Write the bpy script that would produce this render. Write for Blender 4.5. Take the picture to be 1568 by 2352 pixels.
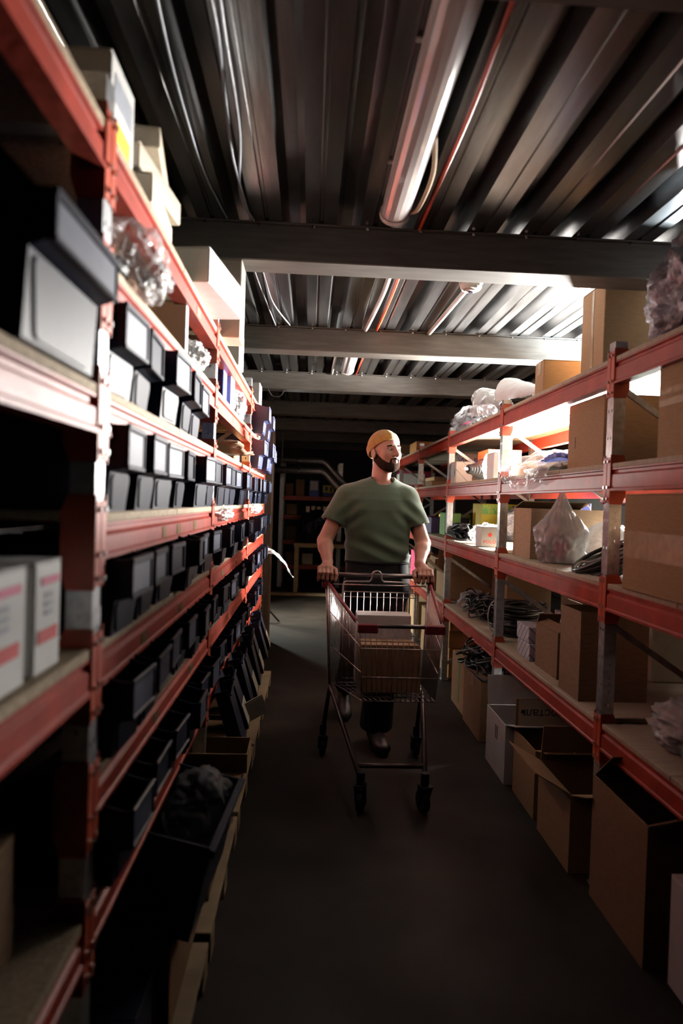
import bpy, bmesh, math, random
import numpy as np
from mathutils import Vector, Matrix, noise
R = math.radians
sc = bpy.context.scene
col = sc.collection
for o in list(bpy.data.objects):
    bpy.data.objects.remove(o)

# ------------------------------------------------------------------ camera
cam_d = bpy.data.cameras.new('camera'); cam = bpy.data.objects.new('camera', cam_d); col.objects.link(cam)
cam_d.sensor_fit = 'HORIZONTAL'; cam_d.sensor_width = 24.0; cam_d.lens = 24.0
cam_d.clip_start = 0.05; cam_d.clip_end = 60
yaw, pitch, roll = R(2.66), R(-0.86), R(1.9)
fw = Vector((math.sin(yaw)*math.cos(pitch), math.cos(yaw)*math.cos(pitch), math.sin(pitch)))
rt = fw.cross(Vector((0, 0, 1))).normalized(); up = rt.cross(fw)
rt2 = rt*math.cos(roll) + up*math.sin(roll); up2 = up*math.cos(roll) - rt*math.sin(roll)
cm = Matrix((rt2, up2, -fw)).transposed().to_4x4(); cm.translation = Vector((0, 0, 1.40))
cam.matrix_world = cm
cam_d.dof.use_dof = True; cam_d.dof.focus_distance = 3.95; cam_d.dof.aperture_fstop = 2.0
sc.camera = cam

# ------------------------------------------------------------------ world, exposure
w = bpy.data.worlds.new('world'); sc.world = w; w.use_nodes = True
w.node_tree.nodes['Background'].inputs[0].default_value = (0.85, 0.80, 0.78, 1)
w.node_tree.nodes['Background'].inputs[1].default_value = 0.001
vs = sc.view_settings; vs.view_transform = 'Standard'; vs.look = 'None'; vs.gamma = 1; vs.use_curve_mapping = False
vs.exposure = -1.3
sc.cycles.max_bounces = 6; sc.cycles.diffuse_bounces = 1; sc.cycles.glossy_bounces = 2; sc.cycles.transparent_max_bounces = 12
KEY_POWER = 3500.0
RIM_POWER = 6.0
KEY_LOC = (2.30, 4.72, 1.72)
RIM_LOC = (-0.58, 7.80, 1.55)

# ------------------------------------------------------------------ helpers
def tag(o, label=None, cat=None, group=None, kind=None):
    if label: o['label'] = label
    if cat: o['category'] = cat
    if group: o['group'] = group
    if kind: o['kind'] = kind
    return o
def empty(name, loc=(0, 0, 0), rz=0, label=None, cat=None, group=None, rot=None):
    o = bpy.data.objects.new(name, None); col.objects.link(o)
    o.empty_display_size = 0.05
    o.location = loc; o.rotation_euler = rot if rot else (0, 0, rz)
    return tag(o, label, cat, group)
def link(name, me, mat=None, parent=None, loc=(0, 0, 0), rot=(0, 0, 0), scale=None):
    o = bpy.data.objects.new(name, me); col.objects.link(o)
    if mat is not None and not me.materials: me.materials.append(mat)
    o.location = loc; o.rotation_euler = rot
    if scale: o.scale = scale
    if parent: o.parent = parent
    return o
class MB:
    def __init__(s): s.v = []; s.f = []
    def add(s, vs_, fs):
        n = len(s.v); s.v += [tuple(p) for p in vs_]; s.f += [tuple(i+n for i in f) for f in fs]; return s
    def box(s, x0, x1, y0, y1, z0, z1):
        v = [(x, y, z) for z in (z0, z1) for y in (y0, y1) for x in (x0, x1)]
        return s.add(v, [(0,2,3,1),(4,5,7,6),(0,1,5,4),(1,3,7,5),(3,2,6,7),(2,0,4,6)])
    def cbox(s, x0, x1, y0, y1, z0, z1, b=0.003):
        c = [(x0+x1)/2, (y0+y1)/2, (z0+z1)/2]; h = [(x1-x0)/2, (y1-y0)/2, (z1-z0)/2]
        b = min(b, min(h)*0.6)
        vid = {}; vs_ = []
        for sx in (-1, 1):
            for sy in (-1, 1):
                for sz in (-1, 1):
                    sg = (sx, sy, sz)
                    for a in range(3):
                        p = [c[i] + sg[i]*(h[i] - (0 if i == a else b)) for i in range(3)]
                        vid[(sg, a)] = len(vs_); vs_.append(p)
        fs = []
        for a in range(3):
            b1, b2 = (a+1) % 3, (a+2) % 3
            for sa in (-1, 1):
                q = []
                for u_, w_ in ((-1,-1),(1,-1),(1,1),(-1,1)):
                    sg = [0,0,0]; sg[a] = sa; sg[b1] = u_; sg[b2] = w_; q.append(vid[(tuple(sg), a)])
                fs.append(tuple(q if sa > 0 else q[::-1]))
            for u_ in (-1, 1):
                for w_ in (-1, 1):
                    sg0 = [0,0,0]; sg0[b1] = u_; sg0[b2] = w_
                    lo = list(sg0); lo[a] = -1; hi = list(sg0); hi[a] = 1; lo = tuple(lo); hi = tuple(hi)
                    q = [vid[(lo,b1)], vid[(hi,b1)], vid[(hi,b2)], vid[(lo,b2)]]
                    fs.append(tuple(q if u_*w_ < 0 else q[::-1]))
        for sx in (-1, 1):
            for sy in (-1, 1):
                for sz in (-1, 1):
                    sg = (sx, sy, sz); q = [vid[(sg,0)], vid[(sg,1)], vid[(sg,2)]]
                    fs.append(tuple(q if sx*sy*sz > 0 else q[::-1]))
        return s.add(vs_, fs)
    def prism(s, poly, a0, a1, axis='y'):
        # poly in the two other axes, extruded along axis
        n = len(poly); vs_ = []
        for a in (a0, a1):
            for p, q in poly:
                vs_.append({'y': (p, a, q), 'x': (a, p, q), 'z': (p, q, a)}[axis])
        fs = [(i, (i+1) % n, n+(i+1) % n, n+i) for i in range(n)] + [tuple(range(n))[::-1], tuple(range(n, 2*n))]
        return s.add(vs_, fs)
    def tube(s, pts, r, n=8, closed=False, r1=None):
        pts = [Vector(p) for p in pts]; m = len(pts); rings = []; t0 = None; nrm = None
        for i, p in enumerate(pts):
            if closed: t = pts[(i+1) % m] - pts[i-1]
            else: t = pts[min(i+1, m-1)] - pts[max(i-1, 0)]
            if t.length < 1e-9: t = Vector((0, 0, 1))
            t.normalize()
            if nrm is None:
                nrm = t.cross(Vector((0, 0, 1)) if abs(t.z) < 0.9 else Vector((1, 0, 0))).normalized()
            else:
                nrm = (nrm - t*nrm.dot(t))
                nrm = nrm.normalized() if nrm.length > 1e-6 else t.orthogonal().normalized()
            bn = t.cross(nrm); rr = r if r1 is None else r + (r1-r)*i/(m-1)
            rings.append([p + (nrm*math.cos(2*math.pi*k/n) + bn*math.sin(2*math.pi*k/n))*rr for k in range(n)])
        vs_ = [q for g in rings for q in g]; fs = []
        for i in range(m if closed else m-1):
            j = (i+1) % m
            for k in range(n):
                fs.append((i*n+k, i*n+(k+1) % n, j*n+(k+1) % n, j*n+k))
        if not closed:
            fs += [tuple(range(n))[::-1], tuple((m-1)*n+k for k in range(n))]
        return s.add(vs_, fs)
    def cyl(s, p0, p1, r, n=12, r1=None): return s.tube([p0, p1], r, n, r1=r1)
    def grid(s, fn, nu, nv):
        vs_ = [fn(i/nu, j/nv) for j in range(nv+1) for i in range(nu+1)]
        fs = [(j*(nu+1)+i, j*(nu+1)+i+1, (j+1)*(nu+1)+i+1, (j+1)*(nu+1)+i) for j in range(nv) for i in range(nu)]
        return s.add(vs_, fs)
    def mesh(s, name, mat=None, smooth=False):
        me = bpy.data.meshes.new(name); me.from_pydata(s.v, [], s.f); me.update()
        if smooth: me.polygons.foreach_set('use_smooth', [True]*len(me.polygons))
        if mat: me.materials.append(mat)
        return me
    def build(s, name, mat=None, parent=None, loc=(0, 0, 0), rot=(0, 0, 0), smooth=False):
        return link(name, s.mesh(name, mat, smooth), None, parent, loc, rot)

# ------------------------------------------------------------------ materials
def mat(name, c, rough=0.5, metal=0.0, spec=0.5, nscale=20, namt=0.15, bump=0.0, bscale=60, alpha=1.0, stretch=None, emit=None, sheen=0.0, coat=0.0, tint=None, trans=0.0):
    m = bpy.data.materials.new(name); m.use_nodes = True; nt = m.node_tree; N = nt.nodes; L = nt.links
    p = N['Principled BSDF']
    tc = N.new('ShaderNodeTexCoord'); mp = N.new('ShaderNodeMapping'); L.new(tc.outputs['Object'], mp.inputs[0])
    if stretch: mp.inputs['Scale'].default_value = stretch
    nz = N.new('ShaderNodeTexNoise'); nz.inputs['Scale'].default_value = nscale; nz.inputs['Detail'].default_value = 5
    L.new(mp.outputs[0], nz.inputs['Vector'])
    mx = N.new('ShaderNodeMix'); mx.data_type = 'RGBA'
    lo = [max(0, x*(1-namt)) for x in c]; hi = [min(1, x*(1+namt)) for x in c]
    if tint: hi = list(tint)
    mx.inputs[6].default_value = (*lo, 1); mx.inputs[7].default_value = (*hi, 1)
    rp = N.new('ShaderNodeMapRange'); rp.inputs[1].default_value = 0.3; rp.inputs[2].default_value = 0.7
    L.new(nz.outputs['Fac'], rp.inputs[0]); L.new(rp.outputs[0], mx.inputs[0])
    L.new(mx.outputs[2], p.inputs['Base Color'])
    p.inputs['Roughness'].default_value = rough; p.inputs['Metallic'].default_value = metal
    p.inputs['Specular IOR Level'].default_value = spec
    if alpha < 1: p.inputs['Alpha'].default_value = alpha
    if coat: p.inputs['Coat Weight'].default_value = coat
    if sheen: p.inputs['Sheen Weight'].default_value = sheen
    if trans: p.inputs['Transmission Weight'].default_value = trans
    if emit: p.inputs['Emission Color'].default_value = (*emit[0], 1); p.inputs['Emission Strength'].default_value = emit[1]
    if bump:
        n2 = N.new('ShaderNodeTexNoise'); n2.inputs['Scale'].default_value = bscale; n2.inputs['Detail'].default_value = 6
        L.new(mp.outputs[0], n2.inputs['Vector'])
        b = N.new('ShaderNodeBump'); b.inputs['Strength'].default_value = bump; b.inputs['Distance'].default_value = 0.02
        L.new(n2.outputs['Fac'], b.inputs['Height']); L.new(b.outputs[0], p.inputs['Normal'])
    return m
def stripes(m, colr, scale=40, width=0.5, direction='DIAGONAL', dist=0.0):
    # printed stripe pattern over an existing material
    nt = m.node_tree; N = nt.nodes; L = nt.links; p = N['Principled BSDF']
    src = p.inputs['Base Color'].links[0].from_socket
    tc = N.new('ShaderNodeTexCoord'); wv = N.new('ShaderNodeTexWave'); wv.bands_direction = direction
    wv.inputs['Scale'].default_value = scale; wv.inputs['Distortion'].default_value = dist
    L.new(tc.outputs['Object'], wv.inputs['Vector'])
    rp = N.new('ShaderNodeMath'); rp.operation = 'GREATER_THAN'; rp.inputs[1].default_value = width
    L.new(wv.outputs['Fac'], rp.inputs[0])
    mx = N.new('ShaderNodeMix'); mx.data_type = 'RGBA'; mx.inputs[7].default_value = (*colr, 1)
    L.new(rp.outputs[0], mx.inputs[0]); L.new(src, mx.inputs[6]); L.new(mx.outputs[2], p.inputs['Base Color'])
    return m
M = {}
M['red'] = mat('red_paint', (0.34, 0.040, 0.023), 0.42, spec=0.34, nscale=9, namt=0.25, bump=0.05, bscale=40)
M['orange'] = mat('orange_red_paint', (0.50, 0.075, 0.032), 0.42, nscale=12, namt=0.2)
M['steel'] = mat('galvanised_steel', (0.42, 0.42, 0.43), 0.38, 0.85, nscale=35, namt=0.25)
M['bolt'] = mat('zinc_bolt', (0.7, 0.7, 0.7), 0.25, 1.0)
M['deck'] = mat('galvanised_deck', (0.14, 0.138, 0.136), 0.25, 0.85, nscale=3, namt=0.35, stretch=(6, 0.7, 6), bump=0.03, bscale=8)
M['beam'] = mat('painted_steel_beam', (0.13, 0.12, 0.105), 0.55, 0.2, nscale=6, namt=0.2, stretch=(1, 4, 8))
M['board'] = mat('chipboard', (0.38, 0.285, 0.185), 0.8, nscale=120, namt=0.3)
M['board_pale'] = mat('pale_hardboard', (0.42, 0.34, 0.245), 0.75, nscale=8, namt=0.12, stretch=(1, 8, 1))
M['card'] = mat('cardboard', (0.33, 0.195, 0.095), 0.85, nscale=30, namt=0.10, stretch=(1, 1, 5), bump=0.03, bscale=90)
M['card2'] = mat('pale_cardboard', (0.42, 0.28, 0.165), 0.85, nscale=30, namt=0.10, stretch=(1, 1, 5))
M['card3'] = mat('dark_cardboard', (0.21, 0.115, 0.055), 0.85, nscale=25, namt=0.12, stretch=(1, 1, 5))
M['cardo'] = mat('orange_cardboard', (0.60, 0.27, 0.09), 0.8, nscale=25, namt=0.1)
M['cardw'] = mat('white_carton', (0.74, 0.71, 0.68), 0.6, nscale=18, namt=0.06)
M['cardp'] = mat('cream_carton', (0.68, 0.58, 0.44), 0.7, nscale=18, namt=0.08)
M['tape'] = mat('packing_tape', (0.42, 0.30, 0.17), 0.2, nscale=30, namt=0.15, bump=0.05, bscale=50)
M['plastic'] = mat('black_bin_plastic', (0.011, 0.014, 0.027), 0.40, spec=0.17, nscale=30, namt=0.2, bump=0.02, bscale=200)
M['navy'] = mat('navy_bin_plastic', (0.025, 0.03, 0.075), 0.4, nscale=30, namt=0.2)
M['label'] = mat('grey_label_card', (0.055, 0.063, 0.10), 0.5, spec=0.3, nscale=25, namt=0.15)
M['film'] = mat('clear_plastic_film', (0.85, 0.85, 0.86), 0.16, nscale=6, namt=0.05, alpha=0.27, bump=0.35, bscale=28)
M['film2'] = mat('milky_plastic_film', (0.85, 0.84, 0.82), 0.25, nscale=6, namt=0.05, alpha=0.58, bump=0.4, bscale=24)
M['film3'] = mat('draped_plastic_film', (0.80, 0.80, 0.80), 0.2, nscale=6, namt=0.05, alpha=0.42, bump=0.4, bscale=18)
M['foil'] = mat('grey_bubble_foil', (0.38, 0.38, 0.42), 0.3, 0.3, nscale=20, namt=0.4, bump=0.6, bscale=45)
M['white'] = mat('white_sheet_plastic', (0.82, 0.81, 0.79), 0.45, nscale=8, namt=0.05)
M['rubber'] = mat('black_rubber', (0.008, 0.008, 0.009), 0.45, spec=0.25, nscale=30, namt=0.2)
M['cable'] = mat('black_cable', (0.013, 0.014, 0.015), 0.28, nscale=40, namt=0.3)
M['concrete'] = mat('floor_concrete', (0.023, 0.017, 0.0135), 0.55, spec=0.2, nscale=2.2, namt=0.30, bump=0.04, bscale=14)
M['wall'] = mat('plaster_wall', (0.30, 0.29, 0.28), 0.85, nscale=3, namt=0.06)
M['walld'] = mat('dark_wall', (0.06, 0.06, 0.062), 0.85, nscale=3, namt=0.2)
M['wood'] = mat('brown_wood', (0.075, 0.042, 0.024), 0.6, nscale=5, namt=0.3, stretch=(6, 6, 0.6))
M['pallet'] = mat('pallet_wood', (0.34, 0.24, 0.14), 0.8, nscale=6, namt=0.25, stretch=(1, 1, 8))
M['lampw'] = mat('lamp_diffuser', (0.62, 0.56, 0.55), 0.22, nscale=4, namt=0.05, coat=0.3)
M['offwhite'] = mat('offwhite_plastic', (0.70, 0.64, 0.56), 0.4, nscale=10, namt=0.08)
M['redcable'] = mat('red_cable', (0.65, 0.07, 0.02), 0.4)
M['greycable'] = mat('grey_cable', (0.45, 0.47, 0.52), 0.3)
M['ink'] = mat('dark_ink', (0.03, 0.03, 0.04), 0.6)
M['inkblue'] = mat('blue_ink', (0.04, 0.05, 0.26), 0.6)
M['inkred'] = mat('red_ink', (0.62, 0.05, 0.05), 0.6)
M['yellow'] = mat('yellow_print', (0.78, 0.66, 0.05), 0.5, nscale=8, namt=0.08)
M['green'] = mat('green_print', (0.10, 0.30, 0.04), 0.5)
M['pink'] = mat('magenta_print', (0.62, 0.05, 0.16), 0.5)
M['purple'] = mat('purple_carton', (0.05, 0.035, 0.12), 0.6)
M['bluep'] = mat('blue_print', (0.05, 0.07, 0.35), 0.5)
M['pattern'] = stripes(mat('diagonal_print_carton', (0.66, 0.58, 0.51), 0.6, nscale=18, namt=0.05), (0.16, 0.13, 0.13), 5.5, 0.985)
M['bluepat'] = stripes(mat('blue_stripe_carton', (0.07, 0.09, 0.34), 0.5), (0.65, 0.66, 0.72), 9, 0.9)
M['whitepat'] = stripes(mat('pale_stripe_carton', (0.66, 0.66, 0.70), 0.5), (0.22, 0.25, 0.42), 12, 0.9)
M['chrome'] = mat('cart_chrome', (0.50, 0.47, 0.46), 0.3, 0.95, nscale=40, namt=0.25)
M['cartred'] = mat('cart_red_plastic', (0.20, 0.025, 0.03), 0.4)
M['darktube'] = mat('dark_cart_tube', (0.10, 0.09, 0.09), 0.35, 0.7)
M['skin'] = mat('skin', (0.34, 0.15, 0.10), 0.5, nscale=18, namt=0.10, bump=0.03, bscale=120)
M['beard'] = mat('beard_hair', (0.026, 0.013, 0.008), 0.95, spec=0.05, nscale=160, namt=0.6, bump=0.5, bscale=220)
M['shirt'] = mat('green_cotton', (0.036, 0.058, 0.030), 0.9, nscale=200, namt=0.18, sheen=0.3, bump=0.06, bscale=260)
M['trouser'] = mat('black_trousers', (0.005, 0.005, 0.007), 0.85, spec=0.25, nscale=60, namt=0.3)
M['shoe'] = mat('black_shoe_leather', (0.012, 0.011, 0.011), 0.4)
M['eye'] = mat('eye_white', (0.34, 0.31, 0.29), 0.2)
M['iris'] = mat('dark_iris', (0.05, 0.03, 0.02), 0.15)
M['lip'] = mat('lip', (0.19, 0.065, 0.05), 0.45)
def knit():
    m = mat('mustard_knit', (0.50, 0.23, 0.015), 0.85, nscale=90, namt=0.15, sheen=0.4)
    nt = m.node_tree; N = nt.nodes; L = nt.links
    tc = N.new('ShaderNodeTexCoord'); sx = N.new('ShaderNodeSeparateXYZ'); L.new(tc.outputs['Object'], sx.inputs[0])
    at2 = N.new('ShaderNodeMath'); at2.operation = 'ARCTAN2'; L.new(sx.outputs[0], at2.inputs[0]); L.new(sx.outputs[1], at2.inputs[1])
    mu = N.new('ShaderNodeMath'); mu.operation = 'MULTIPLY'; mu.inputs[1].default_value = 70; L.new(at2.outputs[0], mu.inputs[0])
    sn = N.new('ShaderNodeMath'); sn.operation = 'SINE'; L.new(mu.outputs[0], sn.inputs[0])
    b = N.new('ShaderNodeBump'); b.inputs['Strength'].default_value = 0.7; b.inputs['Distance'].default_value = 0.004
    L.new(sn.outputs[0], b.inputs['Height']); L.new(b.outputs[0], N['Principled BSDF'].inputs['Normal'])
    return m
M['knit'] = knit()
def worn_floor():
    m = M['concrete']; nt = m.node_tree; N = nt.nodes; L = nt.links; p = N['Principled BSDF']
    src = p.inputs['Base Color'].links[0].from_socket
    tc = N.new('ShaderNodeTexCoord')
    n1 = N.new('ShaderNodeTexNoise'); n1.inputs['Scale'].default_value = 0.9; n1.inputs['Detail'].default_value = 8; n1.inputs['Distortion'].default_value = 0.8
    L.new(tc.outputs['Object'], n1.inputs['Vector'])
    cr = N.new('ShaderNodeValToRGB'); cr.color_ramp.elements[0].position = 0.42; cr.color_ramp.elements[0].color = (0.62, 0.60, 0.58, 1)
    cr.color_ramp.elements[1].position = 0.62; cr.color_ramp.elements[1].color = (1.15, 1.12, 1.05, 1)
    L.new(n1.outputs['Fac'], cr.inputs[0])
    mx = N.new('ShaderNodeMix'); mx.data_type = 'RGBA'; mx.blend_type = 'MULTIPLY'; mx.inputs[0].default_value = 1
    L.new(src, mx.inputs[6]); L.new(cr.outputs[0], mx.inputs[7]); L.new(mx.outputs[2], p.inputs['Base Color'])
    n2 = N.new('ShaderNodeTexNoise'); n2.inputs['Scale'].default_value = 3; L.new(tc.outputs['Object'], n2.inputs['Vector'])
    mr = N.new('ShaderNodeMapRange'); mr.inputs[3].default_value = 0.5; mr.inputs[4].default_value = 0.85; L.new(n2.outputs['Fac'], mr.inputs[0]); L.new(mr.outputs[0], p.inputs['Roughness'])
worn_floor()

# ------------------------------------------------------------------ lamps on stands (inferred main lamp; the others are unseen and added for their light)
def lamp_stand(name, label, loc, size, power, aim, color, spread=180):
    e = empty(name, (loc[0], loc[1], 0), 0, label, 'lamp')
    z = loc[2]; d = Vector(aim).normalized(); ang = math.atan2(d.y, d.x)
    w_, h_ = size
    hs = MB().cbox(-0.10, -0.012, -w_/2-0.02, w_/2+0.02, -h_/2-0.02, h_/2+0.02, 0.01)
    head = hs.build('lamp_head', M['plastic'], e, (0, 0, z), d.to_track_quat('X', 'Z').to_euler())
    MB().cyl((-0.055, 0, 0.25-0.02), (-0.055, 0, z-h_/2-0.02), 0.014).build('pole', M['darktube'], e, rot=(0, 0, ang))
    for k in range(3):
        a = ang + math.pi + k*2.094
        MB().cyl((-0.055*math.cos(ang), -0.055*math.sin(ang), 0.30), (-0.055*math.cos(ang)+0.3*math.cos(a), -0.055*math.sin(ang)+0.3*math.sin(a), 0.012), 0.011, 8).build('leg', M['darktube'], e)
    ld = bpy.data.lights.new('lamp_light', 'AREA'); ld.shape = 'RECTANGLE'; ld.size = w_; ld.size_y = h_
    ld.energy = power; ld.color = color; ld.spread = R(spread)
    lo = bpy.data.objects.new('lamp_light', ld); col.objects.link(lo); lo.parent = e; lo.location = (0, 0, z)
    lo.rotation_euler = Vector((-d.x, -d.y, -d.z)).to_track_quat('Z', 'Y').to_euler()
    return e
lamp_stand('unseen_lamp', 'white square work lamp on a stand in the aisle behind the right rack', KEY_LOC, (0.60, 0.50), KEY_POWER, (-1, -0.42, 0.16), (1.0, 0.965, 0.92), 120)
lamp_stand('unseen_lamp', 'added unseen lamp tilted up at the ceiling behind the right rack', (2.25, 3.75, 1.45), (0.30, 0.30), 900.0, (-0.45, -0.22, 1.0), (0.80, 0.92, 1.0), 122)  # added lamp out of view, brightens the ceiling deck and shelf undersides
lamp_stand('added_rim_lamp', 'small added rim lamp on a stand hidden behind the brown wooden cabinet', RIM_LOC, (0.18, 0.18), RIM_POWER, (0.24, -1, 0.05), (1.0, 0.98, 0.92), 50)  # added lamp hidden from view, puts a bright rim on the man
lamp_stand('unseen_lamp', 'low unseen lamp added past the end of the left rack', (-1.15, 8.3, 1.2), (0.3, 0.3), 170.0, (1, -0.12, -0.55), (0.96, 1.0, 0.88), 110)  # unseen lamp put in to light the far floor and rack end
# ------------------------------------------------------------------ room shell
CZ = 2.50
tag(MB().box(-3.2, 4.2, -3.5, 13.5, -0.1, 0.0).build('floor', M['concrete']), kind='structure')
ceil = tag(MB().box(-3.2, 4.2, -3.5, 13.5, CZ+0.085, CZ+0.2).build('ceiling', M['walld']), kind='structure')
tag(MB().box(4.0, 4.2, -3.5, 13.5, 0, CZ+0.08).build('wall_right', M['wall']), kind='structure')
tag(MB().box(-3.2, -3.0, -3.5, 13.5, 0, CZ+0.08).build('wall_left', M['walld']), kind='structure')
tag(MB().box(-3.0, 4.0, 13.3, 13.5, 0, CZ+0.08).build('wall_back', M['walld']), kind='structure')
# trapezoidal deck sheets, four ribs each
PITCH = 0.2142
def deck_profile():
    prof = []
    for k in range(4):
        o = k*PITCH
        prof += [(o, 0.0), (o+0.052, 0.0), (o+0.056, 0.006), (o+0.066, 0.006), (o+0.070, 0.0), (o+0.122, 0.0), (o+0.146, 0.070), (o+0.190, 0.070)]
    prof += [(4*PITCH, 0.0)]
    return prof
def deck_mesh():
    mb = MB(); pr = deck_profile(); ys = [0.0, 4.0, 8.0, 12.0, 16.2]
    vs_ = [(x, y, z) for y in ys for x, z in pr]; n = len(pr); fs = []
    for j in range(len(ys)-1):
        for i in range(n-1): fs.append((j*n+i, (j+1)*n+i, (j+1)*n+i+1, j*n+i+1))
    return mb.add(vs_, fs).mesh('deck_sheet', M['deck'])
dm = deck_mesh()
x = -0.098 - 0.146 - 4*PITCH*3 - 0.022
for k in range(8):
    xx = x + k*4*PITCH
    if xx + 4*PITCH > 4.05: break
    link('deck_sheet', dm, None, ceil, (xx, -3.0, CZ))
# transverse beams
for yb in (1.13, 2.74, 4.35, 5.88, 7.60, 9.22, 10.9, 12.6):
    b = MB().cbox(-2.98, 3.98, yb, yb+0.155, CZ-0.15, CZ-0.006, 0.004).box(-2.98, 3.98, yb-0.012, yb+0.167, CZ-0.006, CZ-0.001).build('ceiling_beam', M['beam'], ceil)
    s = MB()
    xk = x + 0.03
    while xk < 3.9:
        if -1.6 < xk < 2.6: s.cyl((xk, yb-0.005, CZ-0.016), (xk, yb-0.005, CZ-0.005), 0.007, 6)
        xk += PITCH
    tag(s.build('screw_row', M['bolt'], b), kind='stuff')

# ------------------------------------------------------------------ storage racks
def perforated(mb, o, u, v, wd, ht, pitch, cols, hole):
    o, u, v = Vector(o), Vector(u), Vector(v); n = int(ht/pitch); cw = wd/cols; ph = ht/n
    for j in range(n):
        for i in range(cols):
            a = o + u*(i*cw) + v*(j*ph)
            c = a + u*(cw/2) + v*(ph/2)
            out = [a, a+u*cw, a+u*cw+v*ph, a+v*ph]
            inn = [c-u*hole-v*hole*1.4, c+u*hole-v*hole*1.4, c+u*hole+v*hole*1.4, c-u*hole+v*hole*1.4]
            mb.add(out+inn, [(0,1,5,4),(1,2,6,5),(2,3,7,6),(3,0,4,7)])
def upright_mesh(h):
    mb = MB()
    perforated(mb, (0, -0.025, 0), (0, 1, 0), (0, 0, 1), 0.05, h, 0.10, 2, 0.0035)
    perforated(mb, (-0.045, -0.025, 0), (1, 0, 0), (0, 0, 1), 0.045, h, 0.05, 1, 0.0035)
    perforated(mb, (0, 0.025, 0), (-1, 0, 0), (0, 0, 1), 0.045, h, 0.05, 1, 0.0035)
    mb.box(-0.05, 0.006, -0.03, 0.03, 0, 0.006)
    return mb.mesh('upright', M['steel'])
def beam_mesh(L_, h):
    pr = [(-0.038, 0), (0.004, 0), (0.004, 0.008), (0.0, 0.012), (0.0, h-0.024), (-0.008, h-0.017), (-0.008, h-0.008), (0.0, h-0.005), (0.0, h), (-0.038, h)]
    return MB().prism(pr, -L_/2, L_/2, 'y').mesh('shelf_beam', M['red'])
def conn_mesh(h):
    mb = MB()
    mb.cbox(0.0005, 0.0045, -0.0275, -0.002, -0.045, h+0.04, 0.001).cbox(0.0005, 0.0045, 0.002, 0.0275, -0.045, h+0.04, 0.001)
    for s in (-1, 1):
        y0, y1 = (-0.030, -0.026) if s < 0 else (0.026, 0.030)
        mb.prism([(0.004, -0.05), (0.004, h+0.05), (-0.044, h+0.05), (-0.056, h+0.02), (-0.056, -0.015), (-0.044, -0.05)], y0, y1, 'y')
    return mb.mesh('beam_connector', M['orange'])
def bolt_mesh(h):
    mb = MB()
    for y in (-0.014, 0.014):
        for z in (-0.03, 0.012, h+0.025): mb.cyl((0.004, y, z), (0.010, y, z), 0.006, 6)
    return mb.mesh('bolt_pair', M['bolt'])
def board_mesh(w_, d_, t=0.018):
    return MB().cbox(-d_/2, d_/2, -w_/2, w_/2, -t, 0, 0.002)
def rack(name, label, xf, depth, s, ys, levels, top, bh, board_mat, nboards, bay_levels=None, board_over=0.0):
    # s = +1: front faces +x, s = -1: front faces -x
    root = empty(name, (0, 0, 0), 0, label, 'storage rack')
    rz = 0 if s > 0 else math.pi
    um = upright_mesh(top); cm_ = conn_mesh(bh); bm_ = bolt_mesh(bh); beams = {}
    br = MB()
    d_in = depth
    zz = 0.15; k = 0
    br_m = None
    for i, y in enumerate(ys):
        link('upright', um, None, root, (xf, y, 0), (0, 0, rz))
        link('upright', um, None, root, (xf - s*depth, y, 0), (0, 0, rz+math.pi))
        z = 0.12; flip = False
        while z + 0.45 < top:
            xa, xb = (xf - s*0.03, xf - s*(depth-0.03)) if not flip else (xf - s*(depth-0.03), xf - s*0.03)
            d_ = Vector((xb-xa, 0, 0.42))
            n_ = Vector((-d_.z, 0, d_.x)).normalized()*0.011
            p0, p1 = Vector((xa, y, z)), Vector((xb, y, z+0.42))
            pts = [p0-n_, p1-n_, p1+n_, p0+n_]
            MB().prism([(q.x, q.z) for q in pts], y-0.006, y+0.006, 'y').build('brace', M['steel'], root)
            z += 0.44; flip = not flip
        lv = set(levels)
        if bay_levels:
            lv = set()
            for b in (i-1, i):
                if 0 <= b < len(ys)-1: lv |= set(bay_levels[b])
        for z in sorted(lv):
            c = link('beam_connector', cm_, None, root, (xf, y, z-bh), (0, 0, rz))
            tag(link('bolt_group', bm_, None, c), kind='stuff')
    for b in range(len(ys)-1):
        L_ = ys[b+1]-ys[b]; yc = (ys[b]+ys[b+1])/2
        key = round(L_, 3)
        if key not in beams: beams[key] = (beam_mesh(L_-0.062, bh), {})
        for z in (bay_levels[b] if bay_levels else levels):
            link('shelf_beam', beams[key][0], None, root, (xf, yc, z-bh), (0, 0, rz))
            link('shelf_beam', beams[key][0], None, root, (xf - s*depth, yc, z-bh), (0, 0, rz+math.pi))
            bw = (L_-0.066)/nboards
            bk = beams[key][1]
            if 'b' not in bk: bk['b'] = board_mesh(bw-0.004, depth+0.002).mesh('shelf_board', board_mat)
            for q in range(nboards):
                link('shelf_board', bk['b'], None, root, (xf - s*depth/2, ys[b]+0.033+bw*(q+0.5), z+0.018))
    return root
LX, RX = -0.37, 1.096
LV_L = [2.020, 1.797, 1.570, 1.348, 1.115, 0.884, 0.645, 0.40, 0.12]
BAY0 = [2.020, 1.570, 1.115, 0.640, 0.12]
YL = [-0.25, 1.22, 2.62, 4.12, 5.46]
lrack = rack('storage_rack', 'long red steel rack full of small black bins on the left of the aisle', LX, 0.62, 1, YL, LV_L[:7], 2.12, 0.066, M['board'], 2, [BAY0, LV_L[:7], LV_L[:7], LV_L[:7]])
LV_R = [1.945, 1.555, 1.115, 0.60]
YR = [0.98, 2.48, 3.92, 5.43, 6.93, 8.42, 9.9]
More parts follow.
